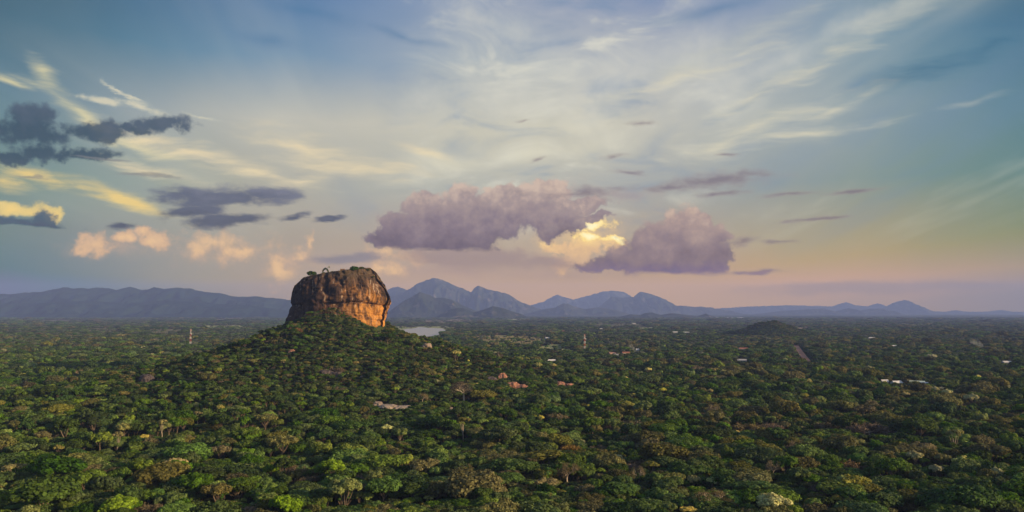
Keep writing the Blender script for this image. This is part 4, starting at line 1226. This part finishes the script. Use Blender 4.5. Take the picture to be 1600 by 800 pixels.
def scatter(y0, y1, step, jit, rng):
    ys = np.arange(y0, y1, step)
    X, Y = [], []
    for i, yy in enumerate(ys):
        lim = 0.71 * yy + 90
        xs = np.arange(-lim, lim, step) + (step / 2 if i % 2 else 0)
        X.append(xs); Y.append(np.full(len(xs), yy))
    X, Y = np.concatenate(X), np.concatenate(Y)
    return X + rng.uniform(-jit, jit, len(X)) * step, Y + rng.uniform(-jit, jit, len(X)) * step

KI = {k: i for i, k in enumerate(KEYS)}
def pick(keys, w, n, rng):
    w = np.array(w, float); return rng.choice([KI[k] for k in keys], n, p=w / w.sum())

def forest_points():
    rng = np.random.default_rng(5)
    parts = []
    for (y0, y1, step, sc, zc) in ((300, 1650, 7.4, 0.80, 0.90), (1650, 3400, 9.4, 0.95, 0.90), (3400, 6500, 17, 1.65, 1.0), (6500, 11500, 40, 3.6, 1.1)):
        x, y = scatter(y0, y1, step, 0.42, rng)
        n = len(x)
        s = sc * np.clip(rng.lognormal(-0.08, 0.34, n), 0.45, 2.2)
        big = fbm(x / 55.0, y / 55.0, 0, 3, 61)
        s *= 0.80 + 0.42 * big
        sz = zc * (s / sc) ** 0.75 * (0.85 + 0.3 * rng.random(n)) * (0.75 + 0.5 * fbm(x / 160.0, y / 160.0, 0, 2, 63))
        parts.append(np.stack([x, y, s, sz, np.full(n, sc)], 1))
    x, y = scatter(780, 1330, 6.4, 0.45, rng); ok = height(x, y) > 5; x, y = x[ok], y[ok]; n = len(x)     # close scrub on the hill
    s = .78 * np.clip(rng.lognormal(-.1, .3, n), .5, 1.6)
    parts.append(np.stack([x, y, s, .9 * s * rng.uniform(.8, 1.2, n), np.full(n, 1.0)], 1))
    T = np.vstack(parts)
    x, y, s, sz, sc = T.T
    n = len(x)
    hz = height(x, y)
    # what grows where
    patch = fbm(x / 120.0, y / 120.0, 0, 3, 71); patch2 = fbm(x / 260.0, y / 260.0, 0, 3, 73)
    lush = pick(['round_dark','round_dark_b','round_mid','round_mid_b','round_bright','spread_dark','spread_mid','flat_mid','tall_dark','tall_bright','round_olive'], [11,9,11,10,6,9,8,5,4,2,3], n, rng)
    dry = pick(['round_mid','round_olive','spread_olive','flat_straw','thin_straw','dry_dome','ash_dome','rust_dome','round_dark','spread_mid','round_dark_b'], [8,12,12,6,5,4,3,.7,9,7,8], n, rng)
    pd = 0.08 + 2.4 * (patch - 0.5) + 1.4 * (patch2 - 0.5) + 0.20 * np.clip(x / (y + 1) / 0.4, -1, 1) + 0.10 * np.clip(hz / 40, 0, 1)
    key = np.where(rng.random(n) < np.clip(pd, 0.02, 0.85), dry, lush)
    rare = rng.random(n)
    key = np.where((rare < 0.004) & (y < 1500), KI['yellow_bloom'], key); key = np.where((rare > .006) & (rare < .011) & (y < 2200), KI['pale_bloom'], key)
    key = np.where((rare > .012) & (rare < .019) & (y < 2600), KI['lime'], key); key = np.where((rare > .024) & (rare < .026) & (y < 1400), KI['bare'], key)
    key = np.where((rare > .030) & (rare < .033) & (y < 1500), KI['tall_fork'], key)
    far = (sc > 1.1) & ((key == KI['flat_straw']) | (key == KI['thin_straw']) | (key == KI['rust_dome']) | (key == KI['round_bright']) | (key == KI['tall_bright']))
    key = np.where(far & (rng.random(n) < .75), np.where(rng.random(n) < .5, KI['round_dark'], KI['round_olive']), key)
    plain = np.clip((y - 1500) / 1500, 0, 1) * np.clip(1 - hz / 15, 0, 1)  # greyed scrub thickens with distance, its colour standing in for denser haze
    key = np.where(rng.random(n) < plain * np.clip(0.35 + 2.2 * (fbm(x / 330.0, y / 500.0, 0, 3, 91) - 0.5), 0.05, .8), np.where(rng.random(n) < .92, KI['scrub'], KI['ash_dome']), key)
    key = np.where((y > 2000) & (hz > 6), KI['round_dark'], key)
    keep = np.ones(n, bool)
    hill = np.clip(hz / 25, 0, 1)
    s = s * (1 - 0.32 * hill); sz = sz * (1 - 0.40 * hill)
    near = np.clip((800 - y) / 300, 0, 1) * (1 - hill); s = s * (1 + 0.22 * near)
    dome = (key == KI['dry_dome']) | (key == KI['ash_dome']) | (key == KI['spread_olive']); s = np.where(dome, s * 1.22, s); sz = np.where(dome, sz * 1.2, sz)
    giant = rng.random(n) < 0.03; s = np.where(giant, s * 1.5, s); sz = np.where(giant, sz * 1.3, sz)
    keep &= rng.random(n) > 0.5 * np.clip((0.36 - fbm(x / 26.0, y / 26.0, 0, 2, 81)) * 12, 0, 1) * (y < 1700)
    hl = rng.random(n) < 0.55 * hill * (key != KI['bare'])
    key = np.where(hl, pick(['round_dark','round_dark_b','spread_dark','round_olive','dry_dome','round_mid','ash_dome'], [10,9,6,6,2.2,5,1.0], n, rng), key)
    key = np.where((rng.random(n) < 0.30 * near), pick(['round_bright','round_mid','spread_mid','tall_bright','round_olive'], [7,8,5,2,4], n, rng), key)
    # the rock and its foot
    dx, dy = x - ROCK_X, y - ROCK_Y
    inr = (np.abs(dx / 80.0) ** 2.7 + np.abs(dy / 62.0) ** 2.7) < 1.0
    rk = np.exp(-((dx) / 110.0) ** 2 - ((dy + 62) / 45.0) ** 2)
    keep &= ~inr
    s = s * (1 - 0.18 * rk); sz = sz * (1 - 0.30 * rk)
    left = (dx < -62) & (dx > -125) & (dy > -58) & (dy < 60)      # bare flank at the rock's left foot
    keep &= ~(left & (rng.random(n) < .8))
    for q, poly in enumerate(CLEAR): keep &= ~(inside(poly, x, y) & (rng.random(n) < (.94 if q < len(FIELDS) else 1.1)))
    for (cx, cy_, hw, dep, mh) in KEEP_CLEAR:
        r = math.hypot(cx, cy_); ux, uy = cx / r, cy_ / r
        al = (x - cx) * ux + (y - cy_) * uy; la = np.abs((x - cx) * uy - (y - cy_) * ux)
        keep &= ~((np.hypot(x - cx, y - cy_) < hw * 0.95))
        front = (al < 0) & (al > -dep) & (la < hw + 3.5 * s)
        lim = mh * np.clip(1 + (-al) / max(dep, 1) * 1.2, 1, 2.2) / 12.0
        k = np.where(front, np.minimum(1.0, lim / np.maximum(sz, .05)), 1.0)
        sz = sz * k; s = s * np.sqrt(k)
    key, x, y, s, sz, hz, sc = key[keep], x[keep], y[keep], s[keep], sz[keep], hz[keep], sc[keep]
    sink = np.array([SINK(k) for k in KEYS])
    return x, y, hz - sink[key] * sz, s, sz, key, sc

FX, FY, FZ, FS, FSZ, FK, FSC = forest_points()
FU = np.random.default_rng(10).uniform(0.80, 1.25, len(FX)); FTX, FTY = np.random.default_rng(11).normal(0, .09, (2, len(FX)))
FROT = np.random.default_rng(9).uniform(0, 6.283, len(FX))
HC = np.array([PROTO[k]['H'] for k in KEYS]); RC = np.array([PROTO[k]['R'] for k in KEYS])
PX, PY, FW = project(FX, FY, FZ + HC[FK] * FSZ)
BIG = RC[FK] * FS / FW
inview = (PX > 6) & (PX < 1594) & (PY < 797) & (PY > 480)
N_SINGLE = 300 - len(FEATURE) - 6
order = np.argsort(-np.where(inview & (FSZ > .45), 1.0 / FW + 0.15 * BIG / 20, 0))[:N_SINGLE]
single = np.zeros(len(FX), bool); single[order] = True

# the nearest trees, one by one
MARKS = [(233,784,'brown twiggy tree at bottom left'), (340,768,'broad golden olive tree'), (540,770,'big bright green tree'), (685,770,'olive dome at bottom centre'),
         (886,738,'bare brownish tree'), (1098,753,'twin yellow-green domes'), (1277,756,'broad twiggy tree at bottom right'), (1395,732,'broad mid green tree'),
         (90,702,'small olive yellow tree'), (1463,736,'pale grey-green round tree'), (0,800,'bottom left corner'), (1600,800,'bottom right corner')]
ORD = ['nearest','second','third','fourth','fifth','sixth','seventh','eighth','ninth','tenth','eleventh','twelfth','thirteenth','fourteenth','fifteenth']
buckets = {}
for i in order:
    d = [((PX[i] - m[0]) ** 2 + ((PY[i] - m[1]) * 1.6) ** 2, m) for m in MARKS]
    dist, m = min(d, key=lambda q: q[0])
    ddx, ddy = PX[i] - m[0], (PY[i] - m[1]) * 1.8
    side = ('left of' if ddx < 0 else 'right of') if abs(ddx) > abs(ddy) else ('in front of' if ddy > 0 else 'behind')
    if 'corner' in m[2]: side = 'by'
    buckets.setdefault((KEYS[FK[i]], side, m[2]), []).append((dist, i))
for (key, side, mark), L in buckets.items():
    L.sort()
    for k, (_, i) in enumerate(L):
        w = PROTO[key]['words']
        num = '' if len(L) == 1 else ORD[min(k, 14)] + ' '
        e = place_tree(key, FX[i], FY[i], FZ[i], FS[i], FROT[i], 'bare_tree' if key == 'bare' else 'flowering_tree' if 'bloom' in key else 'tree', FSZ[i])
        e.scale = (FS[i] * FU[i], FS[i] / FU[i], FSZ[i]); e.rotation_euler = (FTX[i], FTY[i], FROT[i])
        tag(e, f'{num}{w} {side} the {mark}', 'tree', 'trees in the nearest part of the forest')

# everything beyond: one forest, drawn as instances of the same trees
def build_forest():
    lib = bpy.data.collections.new('forest_tree_library')
    for k, key in enumerate(KEYS):
        p = PROTO[key]
        v = list(map(tuple, p['tg'].v)); f = list(p['tg'].f); mi = [0] * len(f); b = len(v)
        v += [tuple(q) for q in p['cv']]; f += [tuple(int(j) + b for j in q) for q in p['cf']]; mi += [1] * len(p['cf'])
        o = mesh_obj(f'forest_tree_{k:02d}', v, f, [p['bark'], p['leaf']], None, False, mi, link=False)
        lib.objects.link(o)
    m = ~single
    me = bpy.data.meshes.new('forest')
    n = int(m.sum())
    me.vertices.add(n)
    me.vertices.foreach_set('co', np.stack([FX[m], FY[m], FZ[m]], 1).astype(np.float32).ravel())
    a = me.attributes.new('kind_index', 'INT', 'POINT'); a.data.foreach_set('value', FK[m].astype(np.int32))
    a = me.attributes.new('size', 'FLOAT_VECTOR', 'POINT'); a.data.foreach_set('vector', np.stack([FS[m] * FU[m], FS[m] / FU[m], FSZ[m]], 1).astype(np.float32).ravel())
    a = me.attributes.new('turn', 'FLOAT_VECTOR', 'POINT'); a.data.foreach_set('vector', np.stack([FTX[m], FTY[m], FROT[m]], 1).astype(np.float32).ravel())
    o = bpy.data.objects.new('forest', me); COL.objects.link(o)
    t = bpy.data.node_groups.new('forest_growth', 'GeometryNodeTree')
    t.interface.new_socket('Geometry', in_out='INPUT', socket_type='NodeSocketGeometry')
    t.interface.new_socket('Geometry', in_out='OUTPUT', socket_type='NodeSocketGeometry')
    gi, go = t.nodes.new('NodeGroupInput'), t.nodes.new('NodeGroupOutput')
    ci = t.nodes.new('GeometryNodeCollectionInfo'); ci.inputs['Collection'].default_value = lib
    ci.inputs['Separate Children'].default_value = True; ci.inputs['Reset Children'].default_value = True
    ip = t.nodes.new('GeometryNodeInstanceOnPoints'); ip.inputs['Pick Instance'].default_value = True
    def attr(nm, ty):
        q = t.nodes.new('GeometryNodeInputNamedAttribute'); q.data_type = ty; q.inputs['Name'].default_value = nm
        return q.outputs['Attribute']
    t.links.new(gi.outputs[0], ip.inputs['Points']); t.links.new(ci.outputs[0], ip.inputs['Instance'])
    t.links.new(attr('kind_index', 'INT'), ip.inputs['Instance Index'])
    t.links.new(attr('turn', 'FLOAT_VECTOR'), ip.inputs['Rotation'])
    t.links.new(attr('size', 'FLOAT_VECTOR'), ip.inputs['Scale'])
    t.links.new(ip.outputs[0], go.inputs[0])
    o.modifiers.new('growth', 'NODES').node_group = t
    tag(o, kind='stuff')
build_forest()

# ------------------------------------------------------------------ haze over the whole country
def haze():
    top = HAZE_TOP
    g = Geo(); g.box(-HX - 60, HX + 60, HB - 60, HZ + 60, -130, top)
    m, N = material('haze')
    v = N.new('ShaderNodeVolumePrincipled')
    v.inputs['Color'].default_value = HAZE_COLOR
    v.inputs['Density'].default_value = HAZE_DENSITY
    v.inputs['Anisotropy'].default_value = 0.0
    o_ = N.new('ShaderNodeOutputMaterial'); N.t.links.new(v.outputs[0], o_.inputs['Volume'])
    m.cycles.homogeneous_volume = True if hasattr(m.cycles, 'homogeneous_volume') else None
    o = g.build('haze', [m])
    tag(o, kind='stuff')
haze()
print('forest', len(FX), 'singles', int(single.sum()))
